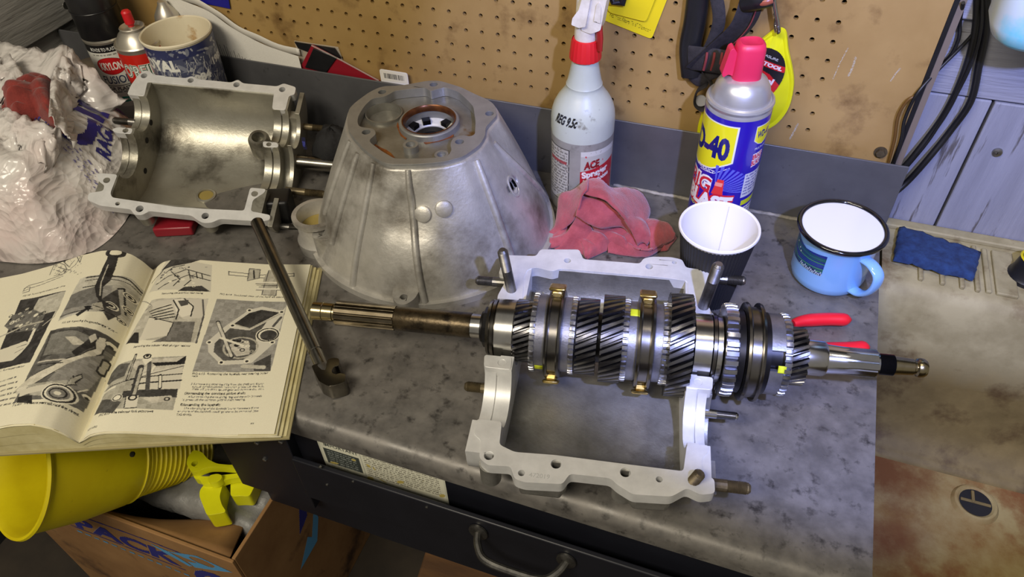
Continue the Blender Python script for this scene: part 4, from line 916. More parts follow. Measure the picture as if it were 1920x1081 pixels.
# ================================================================== BOOK
G0 = at(150, 831, .010); ub = Vector((.145, .0600, 0)).normalized(); vb = Vector((-ub.y, ub.x, 0)); PW, PH = .1585, .2055
FB = Matrix((ub, vb, (0, 0, 1))).transposed().to_4x4(); FB.translation = (G0.x, G0.y, 0)
book = thing('open_book', 'open repair manual with black and white photographs overhanging the bench edge', 'book', m=FB)
def zprof(s, v=0):
    if s >= 0: return float(np.interp(s, [0, .006, .014, .026, .045, .075, .115, PW], [.0085, .0160, .0215, .0240, .0225, .0170, .0105, .0070]))
    return float(np.interp(-s, [0, .004, .012, .024, .040, .062, .095, .130, PW], [.0090, .0210, .0330, .0400, .0405, .0360, .0250, .0160, .0110]))
zt_ = np.array([zprof(s) for s in np.linspace(-PW, PW, 401)]); kk = np.exp(-np.linspace(-2, 2, 13) ** 2); kk /= kk.sum()
zs_ = np.convolve(np.pad(zt_, 6, mode='edge'), kk, 'valid'); ss_ = np.linspace(-PW, PW, 401)
def zp(s): return np.interp(s, ss_, zs_)
def puv(px, py):
    z = .028
    for _ in range(12):
        q = FB.inverted() @ at(px, py, z); z = .7 * z + .3 * float(zp(q.x))
    return q.x, q.y
def page_block(sg):
    b = MB(); ssn = [sg * PW * (k / 30) ** 1.3 for k in range(31)]
    for lay, (zf, ext, z0) in enumerate(((.93, 0.0012, .66), (.62, .0052, .34), (.30, .0085, .0))):
        vs = []; sl = [s + sg * ext * (abs(s) / PW) ** 2 for s in ssn]
        top = [(s, max(.0022, float(zp(min(max(s0, -PW), PW))) * (zf + .06) - .0006)) for s, s0 in zip(sl, ssn)]; bot = [(s, max(.0018, float(zp(s0)) * z0)) for s, s0 in zip(sl, ssn)]
        loop = top + bot[::-1]
        b.grid([[Vector((s, v, z)) for s, z in loop] for v in (.0006 * lay, PH - .0012 * lay)], cv=True); k = len(loop); o = len(b.v) - 2 * k
        for i in range(30):
            for base, rev in ((0, False), (k, True)):
                f = (o + base + i, o + base + i + 1, o + base + k - 2 - i, o + base + k - 1 - i); b.f.append(f if rev else f[::-1]); b.mi.append(0)
    return b.build('page_block', 'pages', book, fix=True, ang=50)
page_block(1); page_block(-1)
b = MB(); b.box((-PW - .011, -.001, 0), (PW + .011, PH + .001, .0016)); b.build('cover', mat('worn_cover', rgb(150, 140, 100), rough=.7), book)
BK, WH, G1, G2, G3, PP_ = (34, 32, 30), (228, 222, 200), (84, 82, 78), (134, 131, 122), (178, 173, 156), (230, 224, 198)
def page(sg):
    K = Ink(PW, PH, 2300, PP_); K.grain(2.0)
    def X(cx, cy):
        s, v = puv(cx / 2.4576, 420 + cy / 2.4576); return (s + (PW if sg < 0 else 0), v)
    def pl(pts, col): K.poly([X(*p) for p in pts], col)
    def ln(pts, w, col): K.line([X(*p) for p in pts], w / 2.4576 * .00062, col)
    def el(c, r, col, ring=None):
        x, y = X(*c); K.ell(x, y, r / 2.4576 * .00062, r / 2.4576 * .00052, col, ring)
    def tx(body, a, c, h, col=(60, 58, 52), bold=.012):
        x0, y0 = X(*a); x1, y1 = X(*c); K.text(body, x0, y0, h, col, w=math.hypot(x1 - x0, y1 - y0), bold=bold, ang=math.atan2(y1 - y0, x1 - x0))
    def photo(q, col, seed=0, n=60):
        """a halftone photograph: toned ground with mottled machinery"""
        a = [X(*p) for p in q]; mk = K.inside(a); K.c[mk] = col; r = random.Random(seed)
        def bil(u, v): return tuple((q[0][i] * (1 - u) + q[1][i] * u) * (1 - v) + (q[3][i] * (1 - u) + q[2][i] * u) * v for i in (0, 1))
        return mk, bil, r
    if sg < 0:
        # line drawing top left
        for p in ([(110, 300), (130, 285), (290, 235)], [(112, 308), (140, 296), (292, 242)], [(230, 235), (250, 190), (290, 160), (330, 140), (372, 130)], [(250, 240), (300, 230), (350, 190), (375, 150)], [(290, 170), (320, 200), (345, 170)], [(270, 200), (300, 210), (330, 215)], [(345, 125), (370, 180), (380, 150)], [(105, 312), (120, 292), (140, 290), (135, 310), (105, 318)], [(255, 195), (275, 180), (300, 190), (310, 210), (285, 225), (262, 215)]): ln(p, 3.2, G1)
        for i in range(60): el((250 + random.random() * 125, 135 + random.random() * 100), random.uniform(1.5, 5), random.choice([BK, G1, G2]), random.choice([None, .6]))
        tx('FIG 6:8  Removing the speedometer drive', (105, 335), (300, 290), .0021)
        # lever photograph
        q = [(372, 255), (676, 300), (600, 455), (270, 450)]; mk, bil, r = photo(q, (150, 147, 138), 1)
        pl([(372, 255), (420, 240), (520, 238), (610, 255), (676, 300), (655, 340), (600, 300), (480, 285), (330, 330)], (190, 186, 170)); ln([(400, 250), (500, 240), (600, 262), (672, 312)], 6, BK); ln([(395, 265), (500, 255), (600, 280), (660, 325)], 3, BK)
        pl([(330, 330), (440, 290), (470, 350), (420, 375), (300, 400)], (112, 110, 104)); pl([(520, 285), (590, 290), (640, 330), (620, 450), (540, 440), (500, 400)], (176, 172, 158)); pl([(450, 360), (545, 300), (560, 420), (500, 445)], (66, 64, 60)); ln([(545, 300), (575, 300), (580, 420)], 5, BK)
        for c, rr_ in (((600, 340), 16), ((596, 405), 15), ((512, 377), 19), ((560, 450), 12)): el(c, rr_, WH); el(c, rr_ * .8, BK, .7); el(c, rr_ * .35, BK)
        pl([(500, 150), (548, 150), (535, 200), (512, 260), (478, 290), (470, 350), (520, 380), (480, 385), (445, 335), (438, 290), (470, 215)], (46, 44, 42)); ln([(500, 190), (468, 270), (462, 330)], 4, G3)
        el((533, 131), 36, (46, 44, 42)); el((533, 131), 21, PP_); pl([(275, 440), (420, 395), (560, 440), (600, 455), (270, 450)], (196, 192, 176)); ln([(280, 430), (420, 392), (540, 430)], 4, BK)
        pl([(350, 418), (395, 390), (388, 380), (425, 378), (408, 405), (402, 398), (358, 428)], BK); pl([(425, 370), (470, 360), (480, 395), (430, 400)], G3); ln([(430, 375), (475, 390)], 3, BK); ln([(385, 295), (440, 285)], 5, BK)
        tx('FIG 6:9  Removing the gearchange lever', (288, 462), (538, 508), .0024)
        # hand with puller
        q = [(95, 350), (305, 310), (140, 640), (-40, 680)]; photo(q, (52, 50, 48))
        pl([(180, 345), (305, 312), (270, 400), (200, 420), (150, 400)], (188, 184, 168)); pl([(60, 420), (150, 390), (210, 420), (170, 490), (60, 500), (20, 470)], (104, 102, 96))
        for i in range(46): el((40 + random.random() * 170, 385 + random.random() * 110), random.uniform(3, 11), random.choice([BK, BK, WH, G3, G2]), random.choice([None, .6]))
        ln([(0, 520), (110, 470), (200, 450)], 8, G3); ln([(135, 545), (160, 490)], 13, WH); pl([(0, 580), (60, 560), (120, 540), (138, 552), (100, 595), (60, 630), (0, 638), (-30, 620)], (218, 212, 190)); ln([(80, 570), (125, 555)], 2.5, G1); ln([(70, 595), (110, 575)], 2.5, G1); ln([(200, 470), (250, 430), (275, 380)], 5, G3)
        tx('FIG 6:11  Reverse gear selector', (-30, 688), (112, 660), .0021)
        # reverse gearshaft photograph
        q = [(236, 494), (552, 552), (388, 870), (64, 828)]; mk, bil, r = photo(q, (98, 96, 90))
        pl([(236, 494), (330, 486), (552, 552), (530, 610), (420, 560), (330, 560), (180, 640)], (70, 68, 64)); pl([(240, 510), (330, 490), (420, 520), (330, 600), (200, 610)], (122, 120, 112)); pl([(300, 520), (350, 520), (400, 555), (340, 560)], (196, 190, 172))
        pl([(440, 520), (490, 530), (495, 560), (470, 600), (380, 635), (260, 680), (160, 735), (80, 790), (70, 770), (150, 700), (250, 650), (370, 605), (440, 575)], (206, 200, 180)); ln([(440, 525), (442, 575), (370, 604), (250, 650), (150, 702)], 3, BK); ln([(492, 535), (492, 562), (470, 602), (380, 637), (160, 737)], 3, BK)
        pl([(330, 590), (400, 540), (440, 510), (460, 520), (430, 570), (350, 610)], (44, 42, 40)); pl([(410, 520), (440, 505), (450, 530), (420, 550)], (200, 194, 176)); ln([(180, 640), (300, 625)], 7, (190, 184, 168)); ln([(175, 655), (290, 640)], 4, BK)
        pl([(300, 650), (480, 610), (470, 700), (400, 780), (280, 760), (220, 720)], (140, 137, 128))
        pl([(130, 745), (250, 725), (310, 720), (320, 790), (240, 800), (140, 790)], (172, 168, 152)); pl([(95, 770), (240, 735), (240, 760), (90, 800)], (210, 204, 184)); pl([(85, 800), (150, 790), (150, 830), (80, 826)], BK)
        el((268, 780), 46, WH); el((268, 780), 42, BK, .86); el((268, 780), 30, G2); el((268, 780), 24, BK, .8); el((266, 780), 9, WH)
        pl([(300, 748), (345, 690), (340, 705), (380, 690), (384, 712), (350, 735), (358, 745)], BK); pl([(306, 742), (340, 700), (336, 712), (376, 696), (378, 709), (344, 729), (349, 740)], (170, 166, 150))
        ln([(465, 690), (495, 640)], 17, BK); ln([(467, 684), (493, 645)], 10, G3); el((518, 565), 12, WH); el((512, 570), 6, BK); ln([(360, 775), (405, 765)], 3, WH); el((405, 802), 10, WH); el((402, 806), 5, BK)
        tx('FIG 6:10  The reverse gearshaft retaining rings', (60, 843), (362, 885), .0026, bold=.02)
        for i in range(6):
            x0, y0 = X(-40, 745 + i * 22); K.lines(max(0, x0), y0, X(68, 735 + i * 20)[0], 1, .003, .0019, G1, 1.)
    else:
        q = [(770, 165), (978, 190), (972, 315), (686, 318)]; photo(q, (206, 201, 182))
        pl([(745, 215), (790, 165), (850, 150), (930, 165), (880, 180), (800, 195)], (60, 58, 55)); pl([(850, 290), (930, 285), (970, 312), (820, 310)], (58, 56, 52))
        for p in ([(720, 280), (780, 240), (860, 210), (970, 240)], [(730, 300), (790, 265), (870, 235), (970, 262)], [(760, 230), (800, 200), (850, 190)], [(870, 215), (880, 260), (850, 285)], [(700, 270), (740, 230), (770, 190)], [(905, 225), (910, 250)], [(930, 228), (935, 255)], [(790, 220), (830, 255), (800, 285)]): ln(p, 4, BK)
        for i in range(34): el((720 + random.random() * 240, 190 + random.random() * 100), random.uniform(2, 8), random.choice([BK, G2, WH, G1, PP_]), random.choice([None, .6]))
        tx('Removing the gearbox rear casing', (745, 325), (935, 322), .0021)
        q = [(700, 352), (962, 345), (905, 548), (578, 555)]; photo(q, (186, 181, 164))
        pl([(680, 375), (730, 355), (880, 345), (962, 345), (940, 430), (850, 440), (800, 410)], (206, 200, 182)); pl([(640, 540), (690, 430), (800, 455), (770, 515)], (214, 208, 188)); pl([(770, 515), (800, 450), (900, 450), (880, 545), (700, 545)], (110, 107, 100)); pl([(580, 553), (620, 500), (640, 500), (640, 550)], BK)
        for k in range(5): ln([(690 + k * 6, 405 + k * 9), (790 + k * 4, 372 + k * 14)], 5, BK); ln([(692 + k * 6, 401 + k * 9), (790 + k * 4, 367 + k * 14)], 2.5, WH)
        pl([(800, 350), (850, 345), (890, 370), (890, 415), (840, 430), (810, 400)], (228, 222, 202)); ln([(800, 352), (825, 395), (812, 440)], 5, BK); ln([(850, 345), (892, 380), (880, 425)], 5, BK); ln([(690, 430), (800, 456), (772, 514)], 3.5, BK); pl([(820, 355), (870, 350), (868, 372), (835, 380)], (70, 68, 64)); ln([(935, 350), (940, 420), (905, 548)], 6, G1); ln([(640, 350), (700, 375), (670, 400)], 3, G2)
        tx('Removing the selector shaft plunger retainer', (615, 572), (878, 566), .0024)
        q = [(545, 650), (860, 608), (798, 858), (432, 880)]; photo(q, (170, 166, 150))
        pl([(545, 650), (600, 640), (575, 700), (500, 740), (480, 720)], (92, 90, 84)); pl([(432, 880), (470, 810), (560, 820), (520, 872)], (84, 82, 76)); pl([(600, 640), (860, 612), (845, 660), (640, 690)], (196, 190, 172)); pl([(650, 690), (845, 655), (830, 760), (620, 790)], (212, 206, 186)); pl([(570, 770), (820, 760), (815, 800), (560, 800)], (58, 56, 52))
        pl([(700, 640), (815, 635), (850, 612), (860, 608), (852, 645), (720, 655)], BK); ln([(610, 740), (835, 720)], 6, BK); ln([(600, 715), (840, 690)], 4, BK); ln([(480, 770), (600, 720), (845, 655)], 3, BK)
        for p, w, c in (([(585, 720), (628, 602)], 9, BK), ([(588, 715), (626, 606)], 4, G3), ([(690, 690), (712, 658)], 8, WH), ([(738, 755), (740, 698)], 12, BK), ([(738, 752), (740, 702)], 7, WH), ([(610, 800), (650, 660)], 22, (60, 58, 55)), ([(616, 796), (652, 668)], 10, G3), ([(680, 760), (690, 640)], 14, G1)): ln(p, w, c)
        pl([(655, 625), (690, 605), (704, 625), (670, 650)], WH); el((680, 610), 14, BK, .6); el((680, 608), 6, BK); el((540, 800), 18, WH); el((540, 800), 16, BK, .75); pl([(582, 795), (640, 790), (630, 845), (570, 850)], (216, 210, 190)); el((612, 800), 15, BK, .6); ln([(582, 795), (572, 850), (630, 845)], 3, BK); pl([(650, 800), (790, 790), (800, 815), (700, 825)], (196, 190, 172)); el((770, 806), 10, BK, .5); ln([(480, 780), (530, 750)], 8, WH); ln([(475, 800), (525, 775)], 8, G3)
        tx('FIG 6:13  The selector fork setscrews', (455, 888), (705, 868), .0026, bold=.02)
        # line drawing
        for p in ([(1055, 220), (1200, 235), (1355, 228)], [(1055, 235), (1200, 248), (1355, 240)], [(1055, 218), (1055, 236)], [(1355, 226), (1355, 242)], [(1180, 275), (1300, 275)], [(1180, 305), (1300, 305)], [(1195, 290), (1310, 290)], [(1240, 260), (1262, 300)]): ln(p, 3.4, G1)
        pl([(1150, 205), (1200, 210), (1195, 250), (1140, 262)], G3); pl([(1240, 215), (1285, 215), (1275, 330), (1205, 325), (1215, 250)], G3); ln([(1150, 205), (1200, 210), (1195, 250), (1140, 262), (1150, 205)], 3, G1); ln([(1240, 213), (1285, 214), (1272, 330), (1206, 326), (1240, 213)], 3, G1); ln([(1170, 215), (1172, 250)], 6, BK); ln([(1185, 268), (1300, 270)], 8, WH); ln([(1185, 282), (1300, 284)], 3, BK); ln([(1185, 298), (1300, 300)], 8, WH)
        tx('FIG 6:14  Sectional view of the layshaft assembly', (1012, 326), (1330, 340), .0021)
        q = [(1000, 345), (1325, 358), (1247, 678), (888, 680)]; photo(q, (152, 149, 140))
        pl([(1150, 395), (1210, 380), (1300, 400), (1318, 380), (1290, 480), (1250, 560), (1160, 640), (1020, 650), (960, 590), (958, 540), (1040, 470)], (208, 203, 186)); pl([(1150, 410), (1205, 395), (1290, 408), (1230, 440), (1150, 480), (1080, 460)], (54, 52, 49)); pl([(1060, 480), (1150, 490), (1230, 450), (1180, 520), (1180, 590), (1120, 625), (1030, 630), (985, 590), (990, 550)], (82, 80, 75))
        ln([(1080, 462), (1150, 482), (1230, 445), (1300, 410)], 5, G3); el((1235, 510), 44, WH); el((1235, 510), 40, BK, .86); el((1238, 512), 30, (60, 58, 55)); el((1110, 570), 62, G3, .88); pl([(1050, 560), (1110, 530), (1150, 545), (1150, 600), (1090, 610)], (196, 190, 174))
        for i in range(26): el((1050 + random.random() * 110, 525 + random.random() * 80), random.uniform(3, 10), random.choice([BK, G1, WH, G3]), random.choice([None, .55]))
        ln([(1005, 452), (1068, 612)], 15, BK); ln([(1005, 455), (1066, 608)], 10, (200, 195, 178)); ln([(1018, 525), (1120, 560)], 9, WH)
        for c in ((1150, 398), (1072, 468), (965, 545), (1020, 638), (1138, 632), (1255, 545), (1298, 405)): el(c, 11, WH); el(c, 6, BK)
        pl([(1170, 640), (1250, 600), (1247, 678), (1170, 678)], (70, 68, 64)); ln([(1120, 655), (1215, 660)], 16, (190, 185, 168)); ln([(1260, 470), (1295, 430)], 10, G1)
        tx('FIG 6:15  Removing the layshaft rear bearing outer', (886, 694), (1235, 690), .0024); tx('race', (886, 705), (912, 704), .0022)
        for i, s_ in enumerate(('3 Remove the retaining ring from the shaft and fourth', 'speed synchromesh hub then press off the hub.', 'Slide off the third speed gear and remove the lock.')): tx(s_, (880 + (i > 0) * 6, 741 + i * 12), (1216, 739 + i * 12), .0022, G1, .004)
        tx('Dismantling the constant pinion shaft:', (850, 785), (1130, 783), .0026, BK, .025)
        tx('After removing the retaining ring and the shim beneath', (866, 800), (1206, 796), .0022, G1, .004); tx('it, press off the constant pinion shaft bearing.', (840, 814), (1130, 811), .0022, G1, .004)
        tx('Dismantling the layshaft:', (832, 838), (1015, 838), .0026, BK, .025); tx('The dismantling of the layshaft is only necessary if one', (846, 853), (1192, 850), .0022, G1, .004); tx('or more of the layshaft bearings are to be removed (see', (818, 867), (1190, 864), .0022, G1, .004); tx('FIG 6:16).', (815, 882), (882, 882), .0022, BK, .02)
        tx('69', (1154, 922), (1170, 922), .0018); tx('AR1600', (398, 955), (445, 938), .0022)
    g_ = rng.random((K.ny, K.nx)); k5 = np.ones(3) / 3; g_ = np.apply_along_axis(lambda r_: np.convolve(r_, k5, 'same'), 1, g_); big = np.kron(rng.random((K.ny // 9 + 1, K.nx // 9 + 1)), np.ones((9, 9)))[:K.ny, :K.nx]
    tone = K.c.mean(-1); ph = (tone < 196) ; K.c = np.clip(K.c + (ph * ((g_ - .5) * 34 + (big - .5) * 26))[:, :, None], 20, 232)
    f = lambda Xx, Yy: np.stack([Xx - (PW if sg < 0 else 0), Yy, zp(Xx - (PW if sg < 0 else 0)) + .0006], 1)
    return K.lay('printed_page', f, book, 'page_ink', label='left page with gear lever photographs' if sg < 0 else 'right page with casing photographs and text')
page(-1); page(1)
for sg, dz, ex in ((1, -.0012, .0022), (-1, -.0014, .003), (1, -.0036, .0046)):   # a few loose sheets just under the top page
    b = MB(); sl = np.linspace(0, PW, 26); b.grid([[Vector((sg * (s + ex * (s / PW)), v, float(zp(sg * s)) + dz * (s / PW) ** .5)) for s in sl] for v in (-.0008, PH + .0004)]); b.build('loose_sheet', 'paper', book, solid=.0003)
# ================================================================== ROD WITH CLAW
ra, rc = at(484, 421, .047), at(606, 690, .0125); rd = (rc - ra).normalized()
rod = thing('lever_rod', 'steel lever rod with a clawed end resting on the book and bench', 'tool', m=Matrix.Translation(rc))
b = MB(); L_ = (rc - ra).length; m = frame(ra, rd.orthogonal(), rd); b.lathe([(.0045, -.006), (.0062, -.004), (.0062, L_ - .020), (.0055, L_ - .0195), (.0055, L_ - .018), (.0062, L_ - .0175), (.0062, L_)], 24, m); b.build('rod', 'rod', rod, world=True)
b = MB(); b.lathe([(.0068, L_ - .002), (.0072, L_), (.0076, L_ + .014), (.0070, L_ + .018)], 20, m); b.build('collar', 'stud', rod, world=True)
def c6(x, y, z): return at(440 + x / 2.846, 380 + y / 2.846, z)
b = MB(); o = [c6(*p, .010) for p in [(420, 900), (440, 945), (462, 985), (512, 1012), (560, 1002), (600, 988), (602, 945), (570, 940), (548, 948), (525, 935), (540, 905), (568, 900), (568, 862), (535, 858), (505, 868), (500, 895), (480, 880)]]
b.prism(round_poly(o, .002, 3), [], .0012, .0185); b.build('claw', 'rod', rod, world=True, bevel=.0022, label='forked claw')
# black rubber block under the far half case, where the rod's upper end leans
q0 = at(497, 428, 0); b = MB(); m = frame((q0.x + .004, q0.y + .022, 0), ub); b.box((-.018, -.014, 0), (.018, .014, .030), m); o = b.build('rubber_block', 'black_rubber', None, bevel=.003); setp(o, 'black rubber block propped under the tilted half case', 'block')
# ================================================================== CANS, TUB AND PAPERS IN THE LEFT CORNER
def cam_ang(c): return math.atan2(-c[1], -c[0])
ca_ = (-.772, .640); a0 = cam_ang(ca_)
kc = thing('spray_paint_can', 'spray paint can with black cap and red oval label in the left corner', 'spray can', m=Matrix.Translation((*ca_, 0)))
b = MB(); b.lathe([(.0255, 0), (.0272, .001), (.0272, .003), (.0265, .004), (.0265, .114), (.0272, .1155), (.0268, .118), (.024, .120), (.0001, .1205)], 40); b.build('body', 'can_steel', kc)
b = MB(); b.lathe([(.0264, .1175), (.0270, .1185), (.0262, .165), (.0250, .180), (.0235, .183), (.0001, .1835)], 40); b.lathe([(.0271, .150), (.0274, .1505), (.0271, .151)], 40); b.build('cap', 'black_plastic', kc)
Wd = .0267 * 2.9; K = Ink(Wd, .108, 3400, (222, 222, 212)); cx = Wd / 2
K.rect(0, .0985, Wd, .108, (24, 24, 26)); K.text('BONDS TO PLASTIC', cx, .1005, .0042, (226, 226, 220), w=.034, bold=.01, center=True); K.lines(cx - .017, .0945, cx + .017, 1, .003, .0018, (110, 108, 100), 1.)
K.ell(cx, .081, .0175, .0112, (120, 20, 24)); K.ell(cx, .081, .0168, .0106, (196, 30, 34)); K.text('KRYLON', cx, .0765, .0095, (240, 236, 228), w=.0265, bold=.03, center=True)
K.text('FUSION', cx + .001, .058, .0105, (40, 60, 92), w=.036, bold=.012, center=True); K.rect(cx - .022, .0545, cx + .022, .0552, (40, 44, 50)); K.text('FOR PLASTIC', cx + .001, .0485, .0048, (40, 48, 58), w=.036, bold=.02, center=True); K.lines(cx - .014, .0455, cx + .016, 1, .003, .002, (70, 76, 84), 1.)
K.ell(cx, .036, .015, .0036, (38, 150, 132)); K.text('SATIN', cx, .0346, .0028, (226, 232, 226), center=True); K.rect(0, .0, Wd, .026, (190, 190, 184))
K.lay('label', wrap(.0267, a0 - 1.80, .005), kc, 'label_can', label='white paper label with red oval')
cc = (-.718, .634); a0 = cam_ang(cc)
ck = thing('aerosol_can', 'red aerosol cleaner can with silver dome beside the paper tub', 'spray can', m=Matrix.Translation((*cc, 0)))
b = MB(); b.lathe([(.0250, 0), (.0268, .001), (.0268, .003), (.0260, .004), (.0260, .112), (.0268, .1145), (.0272, .1165), (.0262, .118), (.0245, .117), (.0225, .121), (.0185, .1275), (.0140, .1315), (.0138, .1335), (.0146, .1345), (.0136, .1355), (.0120, .1340), (.0100, .1320), (.0040, .1325), (.0040, .1350), (.0001, .1352)], 44); b.build('body', 'can_steel', ck)
b = MB(); b.lathe([(.0032, .1335), (.0038, .137), (.0056, .139), (.0056, .152), (.0040, .154), (.0001, .1542)], 20); b.build('spray_button', 'red_collar', ck, label='red spray button')
Wd = .0262 * 2.9; cx = Wd / 2; K = Ink(Wd, .106, 3200, (188, 26, 26)); K.rect(0, .0655, Wd, .106, (204, 40, 28)); K.rect(0, .063, Wd, .0668, (26, 60, 34)); K.rect(0, .0622, Wd, .0632, (18, 18, 18))
for t, w, y, h in (("O'REILLY", .056, .078, .0150),):
    for d, c in ((.10, (238, 238, 226)), (.06, (16, 70, 34)), (.0, (236, 240, 232))): K.text(t, cx, y, h, c, w=w * (1 + d * .12), bold=d * .8, center=True)
K.text('Carb &', cx, .0495, .0100, (236, 204, 40), w=.038, bold=.03, center=True); K.text('Cleaner', cx, .0375, .0092, (236, 204, 40), w=.040, bold=.03, center=True); K.poly([(cx - .024, .006), (cx, .030), (cx + .024, .034), (cx + .024, .020), (cx + .006, .012)], (230, 120, 30)); K.lines(cx - .02, .012, cx + .02, 3, .0035, .002, (240, 220, 120))
K.lay('label', wrap(.0262, a0 - 1.62, .005), ck, 'label_can', label='red and green printed label')
tc_ = (-.656, .636); a0 = cam_ang(tc_); tb = thing('paper_tub', 'scraped blue and white paper tub with an open cream inside', 'tub', m=Matrix.Translation((*tc_, 0)))
HT = .136; R0, R1 = .0345, .0392
b = MB(); b.lathe([(R0, 0), (R1, HT - .003), (R1 + .0012, HT - .002), (R1 + .0014, HT), (R1 + .0004, HT + .0010), (R1 - .0010, HT), (R1 - .0016, HT - .004), (R0 + .001, .010), (.0001, .0095), (.0001, 0)][:9], 56); b.build('tub', 'tub_in', tb)
b = MB(); b.lathe([(R0 - .0004, .0), (R0 + .0003, .0), (R0 + .0003, .002), (.0001, .002)][:3], 40)
Wd = R1 * 5.9; K = Ink(Wd, HT - .006, 2300, (72, 77, 102)); mid = Wd / 2
K.rect(0, HT - .018, Wd, HT, (44, 50, 92)); K.rect(0, 0, Wd, .022, (160, 160, 158))
K.blotch((120, 124, 138), 420, .006, 5); K.blotch((168, 170, 172), 300, .0045, 6); K.blotch((44, 48, 82), 200, .004, 8)
for i in range(700):
    x, y = random.random() * Wd, random.random() * (HT - .026); l = random.uniform(.003, .012); K.line([(x, y), (x + random.uniform(-.3, .5) * l, y + l)], random.uniform(.0004, .0009), random.choice([(196, 196, 190), (150, 152, 160), (180, 180, 178)]))
K.text('ROYAL', mid - .047, .104, .0135, (222, 222, 214), w=.050, bold=.05); K.text('1984', mid + .010, .086, .0090, (226, 226, 220), w=.023, bold=.05, ang=.06); K.text('1985', mid + .040, .098, .0085, (214, 214, 210), w=.021, bold=.05, ang=.05); K.text('1983', mid - .020, .080, .0085, (214, 214, 210), w=.021, bold=.05, ang=.04)
K.lay('printed_wrap', wrap(R0 + .0006, a0 - (mid + .012) / (R0 + .0006), .002, r2=R1 + .0006, hh=HT - .006), tb, 'label', label='blue printed wrap scratched white')
# ribbed lid left of the paint can, small metal can behind
q = at(168, 120, .055); b = MB(); pr = [(.0200, 0), (.0200, .030)]
for i in range(4): pr += [(.0215, .031 + i * .006), (.0225, .033 + i * .006), (.0210, .0355 + i * .006)]
pr += [(.019, .0555), (.017, .0565), (.0001, .0560)]; b.lathe(pr, 40, Matrix.Translation((q.x, q.y, 0))); o = b.build('ribbed_jar', mat('amber_brown_jar', rgb(112, 100, 84), rgb(92, 82, 70), rough=.3, scale=60), None); setp(o, 'small brown ribbed jar between the white bag and the spray paint can', 'jar')
b = MB(); b.lathe([(.0145, 0), (.0145, .126), (.0150, .128), (.0138, .134), (.0100, .140), (.0060, .146), (.0050, .150), (.0001, .151)], 32, Matrix.Translation((-.7005, .6745, 0))); o = b.build('metal_bottle', 'can_steel', None); setp(o, 'small bare metal bottle behind the red aerosol can and the tub', 'bottle')
# folded printed sheets standing behind the back plate
ps = thing('printed_leaflet', 'folded white leaflet with fine print standing behind the bench back plate', 'leaflet', (-.58, .686, 0))
def sheet_pt(a, c): return a + (c - a)
topc = spline([atY(300, -30, .690), atY(345, -12, .690), atY(392, 8, .690), atY(440, 42, .690), atY(500, 72, .690), atY(562, 92, .690)], 6)
K = Ink(.20, .16, 1500, (222, 219, 210))
for i in range(30): K.lines(.070 + i * .0042, .118 - (i % 3) * .004, .071 + i * .0042, 1, .002, .001, (120, 118, 112)); K.rect(.071 + i * .0042, .074 + random.random() * .01, .0722 + i * .0042, .106 + random.random() * .012, (150, 148, 142) if i % 4 else (104, 102, 98))
K.rect(.0560, .090, .0592, .124, (30, 30, 28)); K.rect(.010, .12, .0108, .14, (120, 118, 112)); K.grain(3)
tx_ = np.array([[p.x, p.z] for p in topc]); uu = np.linspace(0, .20, len(tx_))
def leaf(X, Y):
    x = np.interp(X, uu, tx_[:, 0]); zt = np.interp(X, uu, tx_[:, 1]) - .006; f = Y / .16
    return np.stack([x + .004 * (1 - f), .6872 - .0030 * np.sin(f * 2.2) * (1 + .3 * np.sin(X * 40)), .001 + (zt - .001) * f], 1)
K.lay('printed_face', leaf, ps, 'paper_ink', world=True)
b = MB(); b.grid([[Vector((p.x, .6875 + .0012 * j, p.z - .008 * (j != 1) + .001 * math.sin(i * .9))) for j in range(3)] for i, p in enumerate(topc)]); b.build('folded_edge', mat('white_fold', rgb(226, 222, 212), rough=.7), ps, world=True, solid=.0008)
# blister packs behind the back plate
bp = thing('blister_pack', 'dark red card in a clear blister pack leaning behind the back plate', 'packet', (-.44, .688, 0))
o = [atY(*p, .6862) for p in [(563, 126), (584, 84), (712, 152)]]; ext = [Vector((o[2].x, 0, 0)), Vector((o[0].x, 0, 0))]
b = MB(); MXZ = Matrix(((1, 0, 0, 0), (0, 0, -1, .6880), (0, 1, 0, 0), (0, 0, 0, 1)))
b.prism([(o[0].x, o[0].z), (o[1].x, o[1].z), (o[2].x, o[2].z), (o[2].x - .012, .001), (o[0].x + .012, .001)], [], .0000, .0012, MXZ); b.build('card', 'red_card', bp, world=True)
k0, k1, k2 = atY(572, 126, .686), atY(588, 90, .686), atY(632, 108, .686); k3 = atY(612, 136, .686); b = MB(); b.prism([(v.x, v.z) for v in (k0, k1, k2, k3)], [], .0013, .0028, MXZ); b.build('tray', 'black_plastic', bp, world=True, bevel=.0006, label='black inner tray')
k2 = atY(636, 113, .686); k4 = atY(704, 149, .686); b = MB(); b.tube([atY(584, 85, .6855), atY(640, 113, .6855), atY(710, 151, .6855)], .0009, 8); b.build('clear_rim', 'clear', bp, world=True)
b2 = thing('blister_pack', 'second, black and clear blister pack right behind the dark red one', 'packet', (-.47, .691, 0))
MX2 = Matrix(((1, 0, 0, 0), (0, 0, -1, .6925), (0, 1, 0, 0), (0, 0, 0, 1)))
v = [atY(*p, .692) for p in [(552, 76), (634, 88), (642, 110)]]; b = MB(); b.prism([(v[0].x, v[0].z), (v[1].x, v[1].z), (v[2].x, v[2].z), (v[2].x, .001), (v[0].x, .001)], [], .0004, .0010, MX2); b.build('clear_shell', 'clear', b2, world=True)
v = [atY(*p, .691) for p in [(553, 78), (628, 90), (640, 108), (620, 112), (560, 90)]]; b = MB(); b.prism([(q.x, q.z) for q in v], [], .0012, .0026, MX2); b.build('insert', 'black_plastic', b2, world=True)
